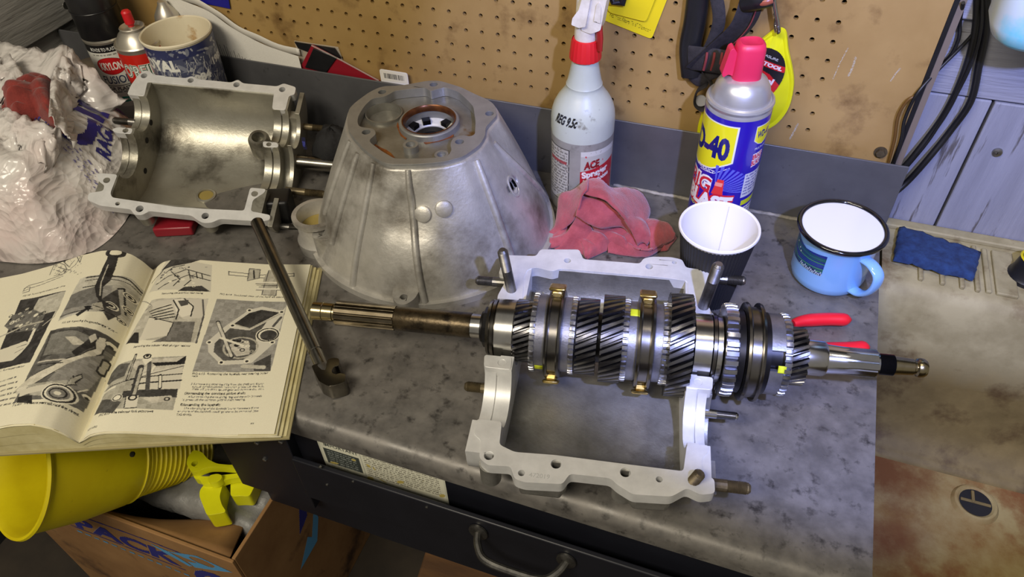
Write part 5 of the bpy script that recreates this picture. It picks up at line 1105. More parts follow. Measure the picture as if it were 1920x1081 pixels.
# barcode tag
tg = thing('barcode_tag', 'small white tag with a barcode standing behind the bell housing', 'tag', (-.40, .688, 0))
v = [atY(*p, .6865) for p in [(714, 150), (716, 130), (763, 138), (759, 158)]]; z0 = v[0].z; x0, x1, z1 = v[0].x, v[2].x, v[2].z
b = MB(); b.prism(round_poly([(x0, .001), (x0, z1), (x1, z1), (x1, .001)], .003, 4), [], 0, .0008, MXZ); b.build('card', 'cup_white', tg, world=True)
K = Ink(x1 - x0 - .002, z1 - z0 - .001, 3500, (226, 222, 210)); w_ = K.w
x = .004
while x < w_ - .004: l = random.choice([.0005, .0008, .0012]); K.rect(x, .003, x + l, K.h - .003, (50, 50, 48)); x += l + random.choice([.0006, .0009])
K.lay('barcode', flatmap((x0 + .001, .68715, z0), (1, 0, 0), (0, 0, 1)), tg, 'paper_ink', world=True)
v = [atY(*p, .692) for p in [(358, -30), (365, 2), (432, 16), (424, -30)]]; b = MB(); b.prism([(q.x, q.z) for q in v], [], .0004, .0012, MX2); bc = b.build('blue_card', 'blue_card', None); setp(bc, 'dark blue card hanging on the pegboard above the leaflet', 'card')
# glove between the half case and the bell housing, red packet under the half case
q = at(628, 278, .03); gl = thing('knit_glove', 'black bundled glove with blue print left of the bell housing', 'glove', (q.x, q.y, 0))
P = []
for i in range(25):
    u = 2 * PI * i / 24; r_ = []
    for j in range(15):
        v = PI * j / 14; rad = 1 + .10 * math.sin(3 * u + 1) * math.sin(v) + .06 * math.sin(7 * u + 4 * v)
        r_.append(Vector((q.x + .026 * rad * math.sin(v) * math.cos(u), q.y + .024 * rad * math.sin(v) * math.sin(u), max(.0006, .028 + .030 * rad * math.cos(v)))))
    P.append(r_)
b = MB(); b.grid(P[:-1], cu=True); b.build('body', 'glove', gl, world=True, fix=True, ang=80)
K = Ink(.024, .016, 1800, (24, 24, 60)); K.text('GRIP', .002, .004, .007, (70, 76, 170), w=.019, bold=.03)
K.lay('print_patch', lambda X, Y: np.stack([q.x - .024 * np.cos((X - .012) * 18 + .5) * np.cos((Y) * 20), q.y - .0272 * np.cos((X - .012) * 20) * np.cos(Y * 20 - .1) , .042 + Y], 1), gl, 'paper_ink', world=True, label='dark blue printed patch')
q = at(332, 418, .006); b = MB(); m = frame((q.x, q.y, 0), ub); b.box((-.021, -.016, 0), (.021, .016, .012), m); rp = b.build('red_packet', 'red_card', None, bevel=.002); setp(rp, 'small dark red packet on the bench under the front of the tilted half case', 'packet')
from mathutils import noise as mn
# ================================================================== SPRAY BOTTLE
bc_ = (-.170, .645); a0 = cam_ang(bc_); mB = Matrix.Translation((*bc_, 0))
sb = thing('spray_bottle', 'tall white spray bottle with red collar standing by the back plate', 'spray bottle', m=mB)
b = MB(); b.lathe([(.0300, 0), (.0322, .002), (.0325, .005), (.0325, .060), (.0325, .092), (.0325, .108), (.0318, .114), (.0298, .121), (.0262, .128), (.0215, .1345), (.0186, .139), (.0176, .1425), (.0180, .1435), (.0172, .1447), (.0152, .154), (.0128, .166), (.0118, .173), (.0118, .180), (.0001, .180)], 56)
for i, f in enumerate(b.f):
    if max(b.v[k][2] for k in f) < .0925: b.mi[i] = 1
b.build('bottle', ['bottle', 'bottle_low'], sb, ang=50)
b = MB(); n = 44
prof = [(.0150, .1705), (.0152, .173), (.0136, .187), (.0128, .190)]
P = [[Vector(((r + (.0004 if k % 2 else 0)) * math.cos(2 * PI * k / n), (r + (.0004 if k % 2 else 0)) * math.sin(2 * PI * k / n), z)) for r, z in prof] for k in range(n)]
b.grid(P, cu=True); b.lathe([(.0127, .1895), (.0112, .1905), (.0001, .1905)], 40); b.build('collar', 'red_collar', sb, ang=15)
b = MB(); b.lathe([(.0108, .189), (.0112, .193), (.0106, .204), (.0098, .240), (.0001, .241)], 28); o = b.build('sprayer_neck', 'white_plastic', sb)
yh = bc_[1] - .004; MXH = Matrix(((1, 0, 0, 0), (0, 0, -1, yh), (0, 1, 0, 0), (0, 0, 0, 1)))
def xz(pts, y): return [(lambda v: (v.x, v.z))(atY(px, py, y)) for px, py in pts]
b = MB(); b.prism(round_poly(xz([(1094, 50), (1097, 12), (1104, -30), (1148, -34), (1136, 20), (1130, 50), (1112, 57)], yh), .0015, 3), [], -.008, .008, MXH); b.build('sprayer_head', 'white_plastic', sb, world=True, bevel=.0025)
b = MB(); b.prism(round_poly(xz([(1078, 36), (1080, 24), (1092, 8), (1100, -20), (1116, -24), (1108, 20), (1104, 40), (1092, 42)], yh), .001, 3), [], -.0055, .0120, MXH); b.build('nozzle', 'white_plastic', sb, world=True, bevel=.0012)
b = MB(); b.prism(round_poly(xz([(1113, 40), (1118, 10), (1123, 4), (1127, 14), (1126, 44)], yh - .009), .001, 3), [], .006, .0095, MXH); b.build('side_ridge', 'white_plastic', sb, world=True, bevel=.0006)
b = MB(); b.tube([Vector((.0085, -.004, .230)), Vector((.0120, -.006, .212)), Vector((.0150, -.008, .196)), Vector((.0160, -.009, .184))], [(.0028, .0052), (.003, .0058), (.0028, .005), (.002, .0036)], 12); b.build('trigger', mat('dark_red_trigger', rgb(150, 30, 26), rough=.45), sb, label='dark red trigger')
r = .0327; K = Ink(.0325 * 1.32, .066, 3000, (176, 176, 166)); w_ = K.w
K.poly([(0, 0), (w_, 0), (w_, .050), (0, .0415)], (176, 34, 46)); K.rect(0, .060, w_, .066, (196, 196, 188)); K.text('ACE', .0035, .0445, .0088, (128, 28, 34), w=.017, bold=.06, ang=.10, shear=.12)
K.text('Sprayer', .002, .0335, .0075, (226, 218, 212), w=.031, bold=.05, ang=.13); K.text('All Purpose', .002, .0255, .0056, (226, 218, 212), w=.033, bold=.045, ang=.14)
for i, t in enumerate(('• Leakproof', '• Adjustable', '• Chemical resistant', '• 24 oz')): K.text(t, .002, .0192 - i * .0046, .0030, (220, 206, 200), bold=.02, ang=.13)
K.rect(.011, .0, .020, .009, (168, 168, 160)); K.blotch((150, 148, 140), 30, .002, 4); K.blotch((190, 60, 66), 30, .002, 9)
K.lay('front_label', wrap(r, a0 - .02, .018), sb, 'label', label='red and white front label')
K = Ink(.0325 * .92, .066, 2600, (172, 170, 160)); K.rect(0, 0, K.w, .066, (44, 42, 40)); K.rect(.0008, .0008, K.w - .0008, .0652, (178, 176, 166)); K.lines(.0025, .060, K.w - .002, 16, .0036, .0018, (84, 82, 78)); K.rect(.001, .044, K.w - .001, .0444, (60, 58, 56)); K.rect(.003, .047, K.w - .003, .0505, (150, 70, 70)); K.blotch((132, 128, 118), 60, .003, 2)
K.lay('back_label', wrap(r, a0 - 1.30, .018), sb, 'label', label='worn fine print label')
K = Ink(.030, .016, 4200, (255, 255, 255)); K.text('REG 9.5c', .002, .003, .0095, (30, 30, 28), w=.026, bold=.05, shear=.3); K.m = K.c.mean(-1) < 200
K.lay('marker_scrawl', wrap(.0331, a0 - 1.05, .1085, r2=.0303, hh=.0150), sb, 'label', label='black marker scrawl')
# ================================================================== BLUE SPRAY CAN
wc = (-.0205, .632); a0 = cam_ang(wc); rW = .0297
wd = thing('lubricant_can', 'blue and yellow spray can with a pink red cap by the back plate', 'spray can', m=Matrix.Translation((*wc, 0)))
b = MB(); b.lathe([(.0288, 0), (.0304, .001), (.0304, .004), (rW, .005), (rW, .1530), (.0290, .1560), (.0300, .1575), (.0306, .1595), (.0300, .1615), (.0284, .1625), (.0274, .1612), (.0262, .1612), (.0258, .1650), (.0240, .1725), (.0205, .1785), (.0150, .1820), (.0001, .1825)], 64); b.build('body', 'can_alu', wd)
# cap: rounded block with a flared tab on its left
ax = Vector((.94, .34, 0)).normalized()
FC = frame((0, 0, 0), ax); b = MB(); rings = []
for z, sxx, syy in ((.1785, .0128, .0120), (.1800, .0130, .0122), (.196, .0128, .0118), (.2085, .0126, .0112), (.2125, .0116, .0102), (.2140, .0094, .0084), (.2128, .006, .006)):
    rings.append([FC @ Vector((sxx * math.copysign(abs(math.cos(a)) ** .62, math.cos(a)), syy * math.copysign(abs(math.sin(a)) ** .62, math.sin(a)), z)) for a in np.linspace(0, 2 * PI, 33)[:-1]])
b.grid(rings, cv=True); b.f += [tuple(range(len(rings) * 32 - 32, len(rings) * 32))]; b.mi += [0]; b.build('cap', 'pink_cap', wd, fix=True, ang=50)
b = MB(); b.prism(round_poly([(-.0122, .184), (-.0122, .206), (-.0155, .2105), (-.0185, .2085), (-.0222, .186), (-.0205, .183), (-.0165, .186)], .0015, 3), [], -.0055, .0055, FC @ Matrix(((1, 0, 0, 0), (0, 0, -1, 0), (0, 1, 0, 0), (0, 0, 0, 1)))); b.build('straw_tab', 'pink_cap', wd, bevel=.001, label='flared straw tab')
b = MB(); b.lathe([(.0142, .1765), (.0146, .1785), (.0136, .1800)], 36, closed=True); b.build('cap_ring', 'pink_cap', wd)
Wd = rW * 5.2; K = Ink(Wd, .146, 3000, (40, 22, 160)); rot = -2.2; ORG = Wd / 2
def cx(deg): return ORG + R_(deg) * rW
def shield(c, w, top, h, col):
    K.poly([(c - w / 2, top), (c + w / 2, top), (c + w / 2, top - h * .72), (c + w * .25, top - h * .92), (c, top - h), (c - w * .25, top - h * .92), (c - w / 2, top - h * .72)], col)
c = cx(9) - .037; shield(c, .0765, .1405, .054, (226, 226, 214)); shield(c, .0730, .1390, .0510, (228, 222, 24)); K.text('WD-40', c + .0004, .1045, .0225, (24, 22, 110), w=.0650, bold=.05, center=True)
K.text('PRODUCT', c + .012, .0865, .0034, (230, 230, 236), w=.022, bold=.02, center=True); K.line([(c + .006, .0848), (c + .022, .0868), (c + .036, .0965)], .0006, (230, 230, 236)); K.text('MULTI-USE', c - .030, .0885, .0034, (230, 230, 236), w=.018, center=True)
c += .014
for i in range(12):
    a = -.2 + i * .16; K.poly([(c + .012, .071), (c + .012 + .034 * math.cos(a), .071 + .026 * math.sin(a)), (c + .012 + .034 * math.cos(a + .09), .071 + .026 * math.sin(a + .09))], (92, 96, 206))
for d, cl in ((.10, (240, 238, 240)), (.0, (206, 36, 54))): K.text('BIG', c - .008, .064, .0165, cl, w=.030 * (1 + d * .2), bold=.02 + d * .9, center=True, shear=.1); 
K.poly([(c + .0095, .0640), (c + .0135, .0820), (c + .0195, .0820), (c + .0205, .0640)], (226, 60, 60)); K.poly([(c + .0115, .074), (c + .0185, .074), (c + .019, .0785), (c + .012, .0785)], (240, 150, 140))
for d, cl in ((.16, (206, 36, 54)), (.04, (240, 238, 240))): K.text('BLAST', c + .004, .0465, .0160, cl, w=.052 * (1 + d * .2), bold=.02 + d * .8, center=True, shear=.08)
K.text('AND WIDE AREA SPRAY', c + .003, .0405, .0034, (226, 222, 60), w=.038, bold=.03, center=True)
c = cx(63); shield(c, .0215, .1395, .0215, (220, 220, 214)); shield(c, .0200, .1385, .0200, (228, 222, 24)); K.text('WD-40', c, .1265, .0072, (24, 22, 110), w=.0165, bold=.04, center=True); K.text('MULTI-USE', c, .1135, .0024, (230, 230, 236), w=.015, center=True)
for j, t in enumerate(('BIG', 'BLAST')):
    for d, cl in ((.14, (238, 226, 230)), (.0, (206, 36, 70))): K.text(t, c - .001, .1030 - j * .0068, .0056, cl, w=.0135, bold=.03 + d, center=True, ang=.06)
K.rect(c - .012, .060, c + .014, .088, (206, 206, 216)); K.lines(c - .0105, .0845, c + .012, 7, .0036, .0018, (76, 70, 150)); K.rect(c - .010, .050, c + .012, .056, (206, 216, 40)); K.rect(c - .012, .018, c + .014, .047, (214, 214, 220)); K.lines(c - .010, .043, c + .012, 6, .004, .0018, (70, 66, 140))
K.lay('label', wrap(rW + .0002, a0 - R_(-0.) - ORG / rW, .0065), wd, 'label_can', label='blue and yellow printed label')
# ================================================================== CARD CUP
kc_ = (-.0127, .5385); cup = thing('ripple_cup', 'black ripple card cup with white inside behind the pale half case', 'cup', m=Matrix.Translation((*kc_, 0)))
HC_ = .085; n = 192; prof = [(.0230, 0), (.0238, .0015)] + [(.0238 + (.0337 - .0238) * t, .0015 + (HC_ - .006) * t) for t in np.linspace(.03, 1, 5)]
b = MB(); P = [[Vector(((r + .0005 * math.cos(k * 2 * PI / 3)) * math.cos(2 * PI * k / n), (r + .0005 * math.cos(k * 2 * PI / 3)) * math.sin(2 * PI * k / n), z)) for r, z in prof] for k in range(n)]
b.grid(P, cu=True); b.build('ripple_sleeve', 'cup_black', cup, ang=70)
b = MB(); b.lathe([(.0228, .0005), (.0333, HC_ - .004), (.0340, HC_ - .0025), (.0352, HC_ - .0025), (.0360, HC_ - .0010), (.0355, HC_ + .0007), (.0344, HC_ + .0010), (.0334, HC_), (.0222, .008), (.0001, .0075), (.0001, .0004)], 64); b.build('liner', 'cup_white', cup)
b = MB(); pts = [Vector((.0221 + (.0332 - .0221) * t - .0002, 0, .008 + (HC_ - .010) * t)) for t in np.linspace(0, 1, 6)]; b.tube([Matrix.Rotation(1.45, 4, 'Z') @ p for p in pts], .00035, 6); b.build('seam', mat('card_seam', rgb(206, 204, 200), rough=.5), cup)
# ================================================================== ENAMEL MUG
mc = (.0945, .6005); a0 = cam_ang(mc); mug = thing('enamel_mug', 'pale blue enamel mug with a black rim and green landscape picture', 'mug', m=Matrix.Translation((*mc, 0)))
HM = .062; b = MB(); b.lathe([(.0001, .0006), (.0270, .0004), (.0310, .0016), (.0338, .0050), (.0350, .0120), (.0352, .040), (.0356, .052), (.0368, HM - .004), (.0382, HM - .001)], 64); b.build('body', 'enamel_blue', mug, ang=60)
b = MB(); b.lathe([(.0378, HM - .0005), (.0362, HM - .004), (.0348, .052), (.0343, .040), (.0341, .013), (.0325, .0065), (.0300, .0040), (.0001, .0034)], 64); b.build('inside', 'enamel_white', mug, ang=60, fix=False)
b = MB(); b.lathe([(.0384 + .0024 * math.cos(t), HM - .0002 + .0022 * math.sin(t)) for t in np.linspace(0, 2 * PI, 15)[:-1]], 72, closed=True); b.build('rim', 'enamel_black', mug, ang=60)
ha = R_(-47); ca, sa = math.cos(ha), math.sin(ha)
pts = spline([(.0335, .0500), (.0440, .0505), (.0530, .0450), (.0540, .0350), (.0500, .0240), (.0430, .0150), (.0335, .0110)], 6)if False else spline([(.0335 * ca, .0335 * sa, .0490), (.0440 * ca, .0440 * sa, .0500), (.0535 * ca, .0535 * sa, .0450), (.0550 * ca, .0550 * sa, .0340), (.0510 * ca, .0510 * sa, .0220), (.0430 * ca, .0430 * sa, .0135), (.0335 * ca, .0335 * sa, .0105)], 6)
b = MB(); b.tube(pts, (.0026, .0062) and [(.0028, .0062)] * len(pts), 14, flat=(ca, sa, .2)); b.build('handle', 'enamel_blue', mug, ang=60)
K = Ink(.0355 * 1.22, .028, 3400, (30, 46, 120)); w_ = K.w
for i in range(9): y = .024 - i * .0021; K.line([(0, y + .002), (w_ * .3, y - .001 - .0004 * i), (w_ * .65, y - .0015), (w_, y + .0006 * (i % 3))], .0009, random.choice([(40, 122, 60), (30, 96, 56), (66, 150, 70), (34, 70, 130)]))
K.poly([(0, .0), (w_ * .25, .006), (w_ * .5, .004), (w_ * .75, .009), (w_, .005), (w_, 0), (0, 0)], (28, 40, 86))
for i in range(14): x = w_ * (.42 + .042 * i); K.line([(x, .0015), (x + .002, .008 - .001 * (i % 3)), (x + .004, .002)], .0004, (196, 214, 226))
for x, y in ((w_ * .3, .018), (w_ * .36, .0155), (w_ * .16, .021)): K.poly([(x - .0008, y), (x + .0008, y), (x, y + .0022)], (226, 230, 220))
m_ = (K.Y > .0035 + .010 * (1 - K.X / w_) ** 2 * 0) & (K.Y < .028 - .0035 * (1 - np.abs(K.X / w_ * 2 - 1))); K.m = m_
K.lay('picture', wrap(.03585, a0 - 1.30, .0235), mug, 'label_can', label='green and blue landscape picture')
# ================================================================== CRUMPLED RAGS
def rag(name, label, px_out, zs, H, seed, mt, peak=(0, 0), thick=.0014, base=None, rolls=(), lofts=()):
    out = [at(x, y, z) for (x, y), z in zip(px_out, zs)]; c = sum(out, Vector()) / len(out); c = c + Vector((*peak, 0))
    NR, NA = 60, 180
    def hgt(x, y, rho):
        q = Vector((x * 17, y * 17, seed * 3.1)); w = Vector((mn.noise(q * .9), mn.noise(q * .9 + Vector((9, 4, 2))), 0))
        p1 = (x * .8 + y * .6) * 150 + 4.6 * w.x + seed; p2 = (x * -.5 + y * .9) * 190 + 5.2 * w.y
        f1 = (math.sin(p1) ** 2 + .02) ** .42; f2 = (math.sin(p2) ** 2 + .02) ** .45
        return H * (1 - rho ** 3.0) ** .70 * (.52 + .26 * f1 + .15 * f2 + .25 * w.y) + .0048 * (f1 * .6 + f2 * .5) * min(1, (1 - rho) * 5)
    RL = [(np.array([list(p.xy) for p in spline([at(*p) for p in pts], 8)]), r) for pts, r in rolls]
    def ridge(x, y): return sum(r * math.exp(-(float(np.hypot(L_[:, 0] - x, L_[:, 1] - y).min()) / (r * .75)) ** 2) for L_, r in RL)
    P = []
    for i in range(NR + 1):
        rho = .02 + .98 * i / NR; row = []
        for k in range(NA):
            th = 2 * PI * k / NA; R = ray_poly(c, th, out); R *= 1 + .06 * mn.noise(Vector((math.cos(th) * 3, math.sin(th) * 3, seed)))
            x, y = c.x + rho * R * math.cos(th), c.y + rho * R * math.sin(th); ed = min(1, (1 - rho) / .05); z0 = 0 if base is None else base(x, y)
            row.append(Vector((x, y, z0 + .0016 + max(0, hgt(x, y, rho) + (ridge(x, y) if RL else 0)) * (.25 + .75 * ed ** .6))))
        P.append(row)
    b = MB(); b.grid(P, cv=True); b.f.append(tuple(range(NA))); b.mi.append(0)
    for ea, eb, arch in lofts:   # cloth panels folded over the heap
        n_, m_ = 30, 13
        def rs(c_):
            E = spline([at(1000 + x * .18496, 310 + y * .18501, z * .00165) for x, y, z in c_], 12); d_ = np.cumsum([0] + [(E[i + 1] - E[i]).length for i in range(len(E) - 1)]); t_ = np.linspace(0, d_[-1], n_); A_ = np.array([list(p) for p in E])
            return [Vector([float(np.interp(t, d_, A_[:, k])) for k in range(3)]) for t in t_]
        A, B = rs(ea), rs(eb); G = []
        for i in range(n_):
            row = []
            for j in range(m_):
                t = j / (m_ - 1); p = A[i].lerp(B[i], t); w = mn.noise(p * 70) * .0016 + mn.noise(p * 160 + Vector((3, 3, 3))) * .0008
                p.z = max(.0018, p.z + arch * .001 * math.sin(PI * t) ** .7 + w); row.append(p)
            G.append(row)
        b.grid(G)
    o = b.build(name, mt, None, ang=180, fix=True, solid=thick, off=-1); setp(o, label, 'rag'); return o
rag('shop_rag', 'crumpled pink red shop rag on the bench between bell housing and cup', [(1026, 452), (1038, 432), (1052, 408), (1080, 388), (1112, 378), (1150, 380), (1190, 392), (1212, 408), (1222, 418), (1258, 428), (1268, 444), (1252, 468), (1200, 470), (1178, 478), (1146, 464), (1102, 484), (1076, 466), (1042, 468)], [.003] * 18, .014, 1.7, 'rag', lofts=(
    ([(430, 235, 26), (530, 145, 34), (680, 140, 35), (790, 222, 28), (960, 212, 22), (1090, 260, 16), (1180, 400, 10), (1185, 490, 6), (1130, 522, 5)], [(490, 275, 36), (560, 300, 37), (700, 335, 37), (800, 405, 34), (890, 490, 29), (950, 570, 23), (1010, 650, 17), (1060, 740, 11), (1170, 790, 6)], 5),
    ([(1090, 500, 10), (1140, 560, 12), (1185, 680, 11), (1190, 760, 8), (1150, 820, 5)], [(930, 560, 24), (980, 640, 18), (1020, 720, 13), (1050, 790, 8), (1060, 815, 5)], 5),
    ([(480, 300, 30), (600, 325, 31), (720, 365, 30), (880, 505, 23), (1010, 690, 11)], [(435, 505, 26), (540, 580, 20), (680, 645, 15), (900, 632, 13), (1040, 800, 4)], 4),
    ([(570, 600, 14), (700, 648, 12), (900, 636, 11), (1030, 770, 4)], [(610, 690, 6), (680, 735, 5), (800, 745, 4), (1040, 808, 2)], 3),
    ([(560, 130, 34), (400, 235, 27), (262, 300, 22), (240, 440, 15), (205, 620, 6), (125, 690, 2)], [(540, 245, 40), (485, 310, 36), (455, 440, 29), (400, 560, 18), (280, 660, 8), (150, 722, 2)], 4),
    ([(445, 500, 23), (400, 590, 15), (330, 690, 9), (170, 745, 3)], [(600, 665, 9), (550, 745, 6), (270, 815, 3), (165, 835, 1.5)], 4),
    ([(470, 760, 6), (560, 740, 7), (640, 715, 8), (750, 765, 4)], [(500, 850, 3), (525, 945, 1.5), (600, 910, 1.5), (745, 840, 1.5)], 3),
    ([(755, 745, 5), (950, 765, 7), (1060, 850, 8), (1200, 850, 7), (1400, 720, 4)], [(755, 885, 1.5), (940, 912, 1.5), (1080, 935, 1.5), (1210, 910, 1.5), (1370, 810, 1.5)], 3),
    ([(1120, 545, 10), (1250, 545, 13), (1380, 585, 9), (1440, 700, 4)], [(1180, 770, 7), (1190, 850, 6), (1300, 830, 4), (1430, 760, 1.5)], 5)))
# ================================================================== PLIERS
pv = at(1432, 640, .0085); pl_ = thing('pliers', 'pliers with red grips lying behind the output end of the gear shaft', 'pliers', (pv.x, pv.y, 0))
g1 = spline([at(1486, 607, .0085), at(1508, 601, .0085), at(1550, 598, .0085), at(1592, 599, .0085)], 6); g2 = spline([at(1500, 648, .0085), at(1545, 653, .0085), at(1590, 653, .0085), at(1626, 650, .0085)], 6)
for g in (g1, g2):
    n = len(g); b = MB(); rr_ = [(.0038 + .0022 * min(1, i / 8), .0048 + .0018 * min(1, i / 8)) for i in range(n)]; rr_[-1] = (.0035, .004); rr_[-2] = (.0052, .006); b.tube(g + [g[-1] + (g[-1] - g[-2]).normalized() * .002], rr_ + [(.0012, .0015)], 16); b.build('grip', 'red_grip', pl_, world=True, ang=60, label='red vinyl grip')
b = MB(); b.tube([g1[0] + (g1[0] - g1[1]), (g1[0] + pv) / 2, pv, pv + (pv - g2[0]) * .5], [(.003, .0035)] * 4, 10); b.tube([g2[0] + (g2[0] - g2[1]), (g2[0] + pv) / 2, pv, pv + (pv - g1[0]) * .45], [(.003, .0035)] * 4, 10); b.lathe([(.0065, -.004), (.0065, .0044), (.005, .005)], 20, Matrix.Translation(pv)); b.build('jaws', 'stud', pl_, world=True)
# ================================================================== ON THE PEGBOARD
YH = YP - .004
fn = thing('flat_funnel', 'yellow flat funnel with a red and black label hanging from a metal hook', 'funnel', (.0, YH, .16))
fo = [atY(*p, YP - .0015) for p in [(1457, 50), (1474, 57), (1479, 92), (1487, 130), (1489, 160), (1481, 198), (1463, 225), (1440, 241), (1400, 258), (1350, 272), (1312, 272), (1307, 246), (1314, 215), (1330, 175), (1360, 130), (1398, 97), (1436, 66)]]
fc = sum(fo, Vector()) / len(fo); fo2 = spline(fo + [fo[0]], 5)[:-1]; P = []
for s_, dy in ((1.0, 0), (.985, -.0030), (.95, -.0034), (.90, -.0026), (.7, -.0075), (.45, -.0120), (.2, -.0140), (.02, -.0144)): P.append([Vector((fc.x + (p.x - fc.x) * s_, YP - .0012 + dy, fc.z + (p.z - fc.z) * s_)) for p in fo2])
b = MB(); b.grid(P, cv=True); b.f.append(tuple(range(len(P[0]) * (len(P) - 1), len(P[0]) * len(P)))); b.mi.append(0); b.build('cone', 'yellow_flat', fn, world=True, fix=True, ang=40)
p0, p1 = atY(1370, 205, YH), atY(1468, 85, YH); K = Ink(.044, .062, 2600, (208, 30, 34)); K.poly([(0, .062), (.044, .062), (.044, .030), (.030, .038), (.012, .041), (0, .041)], (26, 24, 26)); K.rect(.004, .0435, .041, .0495, (206, 30, 36)); K.text('FLO TOOL', .006, .0448, .0036, (236, 226, 220), w=.032, bold=.05); K.text('MEASURE', .012, .0525, .0026, (210, 210, 206), w=.018); K.text('Funnel', .010, .0285, .0062, (240, 226, 222), w=.027, bold=.04); K.lines(.008, .021, .038, 3, .005, .0018, (236, 150, 146)); K.m = ((K.X - .022) / .022) ** 2 + ((K.Y - .031) / .031) ** 2 <= 1
q = atY(1422, 142, YP - .012); an = -.30
K.lay('label', lambda X, Y: np.stack([q.x + (X - .022) * math.cos(an) - (Y - .031) * math.sin(an), np.full(X.shape, YP - .0112) - .0040 * (1 - ((X - .022) / .022) ** 2) , q.z + (X - .022) * math.sin(an) + (Y - .031) * math.cos(an)], 1), fn, 'label', world=True, label='black and red oval label')
hk = thing('pegboard_hook', 'bright metal hook holding the yellow funnel', 'hook', (.0, YP, .23))
b = MB(); h0 = atY(1452, -8, YP - .014); h1 = atY(1460, 52, YP - .016); b.tube(spline([Vector((h0.x, YP - .001, h0.z + .030)), Vector((h0.x, YP - .012, h0.z + .028)), h0, h1, h1 + Vector((-.0005, .006, -.0075)), h1 + Vector((-.003, .0135, -.005)), h1 + Vector((-.0035, .0140, .002))], 7), .0019, 12); b.build('wire', 'steel', hk, world=True)
hl_ = thing('head_torch', 'black head torch with red striped straps hanging on the pegboard', 'head torch', (-.06, YH, .18))
def strap(pts, w, t, mt='strap', y=YP - .012, name='strap', flat=(0, 0, 1)):
    b = MB(); P = spline([atY(px, py, yy) for px, py, yy in [(p + (y,))[:3] for p in pts]], 7); b.tube(P, [(w, t)] * len(P), 14, flat=flat); return b.build(name, mt, hl_, world=True, ang=60)
strap([(1310, -14), (1303, 40), (1294, 90), (1297, 142)], .0105, .0056, 'black_plastic', YP - .010, 'battery_case', (1, 0, 0))
strap([(1414, -10, YP - .014), (1393, 45, YP - .017), (1350, 88, YP - .016), (1306, 128, YP - .012)], .0150, .0014)
strap([(1342, -12, YP - .016), (1348, 40, YP - .020), (1330, 92, YP - .018), (1306, 124, YP - .014)], .0058, .0012, flat=(1, 0, 0))
strap([(1292, 108, YP - .016), (1325, 112, YP - .022), (1352, 116, YP - .024), (1376, 122, YP - .020)], .0120, .0022)
strap([(1346, 58, YP - .012), (1341, 76, YP - .013), (1334, 88, YP - .012)], .0040, .0008, 'grey_soft', flat=(1, 0, 0), name='pale_lining')
for off in (-7, 6): strap([(1414 + off * 1.9, -10 + off * .4, YP - .0158), (1393 + off * 1.9, 45 + off * .8, YP - .0188), (1350 + off * 1.6, 88 + off * 1.4, YP - .0178), (1310 + off, 126 + off, YP - .0138)], .0007, .0005, 'strap_red', name='red_stripe')
for x in (1324, 1338, 1352): strap([(x + 2, 98, YP - .0245), (x, 112, YP - .0262), (x - 5, 132, YP - .0245)], .0012, .0006, 'strap_red', name='red_stripe', flat=(1, 0, 0))
strap([(1318, 132, YP - .013), (1334, 158, YP - .015), (1334, 188, YP - .013), (1318, 204, YP - .011), (1303, 192, YP - .012), (1308, 170, YP - .014), (1326, 158, YP - .018)], .0046, .0011, flat=(0, 1, 0), name='loose_loop')
strap([(1296, 140, YP - .010), (1310, 152, YP - .013), (1330, 140, YP - .016), (1362, 128, YP - .018)], .0056, .0018, name='loose_loop')
b = MB(); q = atY(1314, 188, YP - .011); m = frame(q, (1, 0, .1), (0, -1, 0)); b.prism(circle(0, 0, .0062, 20), [], 0, .001, m); b.build('buckle_pad', 'grey_soft', hl_, world=True)
strap([(1396, 2, YP - .020), (1420, -2, YP - .024), (1446, -8, YP - .022)], .0095, .0080, 'black_plastic', name='lamp_head')
strap([(1420, 6, YP - .029), (1436, 4, YP - .030), (1448, 0, YP - .028)], .0030, .0022, mat('orange_lens_ring', rgb(150, 80, 60), rough=.3), name='lens_ring')
yc = thing('hang_card', 'yellow hanging card with small black lettering behind the spray bottle', 'card', (-.13, YP, .2))
v = [atY(*p, YP - .001) for p in [(1079, 16), (1222, 73), (1262, -30), (1100, -60)]]; MX3 = Matrix(((1, 0, 0, 0), (0, 0, -1, YP - .0006), (0, 1, 0, 0), (0, 0, 0, 1)))
b = MB(); b.prism(round_poly([(p.x, p.z) for p in v], .004, 4), [], 0, .001, MX3); b.build('card', 'card_yellow', yc, world=True)
v2 = [atY(*p, YP - .003) for p in [(1142, 22), (1212, 40), (1236, -20), (1120, -40)]]; b = MB(); b.prism(round_poly([(p.x, p.z) for p in v2], .004, 4), [], .001, .0042, MX3); b.build('raised_frame', 'card_yellow', yc, world=True, bevel=.0012)
u = (v[1] - v[0]).normalized(); wv = Vector((-u.z, 0, u.x)); a = atY(1141, 33, YP - .0018); l = (atY(1218, 64, YP - .0018) - a).length; K = Ink(l, .007, 4200, (226, 204, 24)); K.text('Fits Most Filters To 6" Diameter', .0004, .0016, .0042, (40, 34, 10), w=l - .001, bold=.0); K.m = K.c.mean(-1) < 130
K.lay('lettering', flatmap(a, u, wv), yc, 'label', world=True)
b = MB(); b.tube([atY(1141, -16, YP - .010), atY(1150, 4, YP - .011), atY(1166, 6, YP - .010), atY(1172, -18, YP - .009)], [(.0030, .004)] * 4, 12); b.build('wrench_band', 'black_plastic', yc, world=True, label='black band of the wrench on the card')
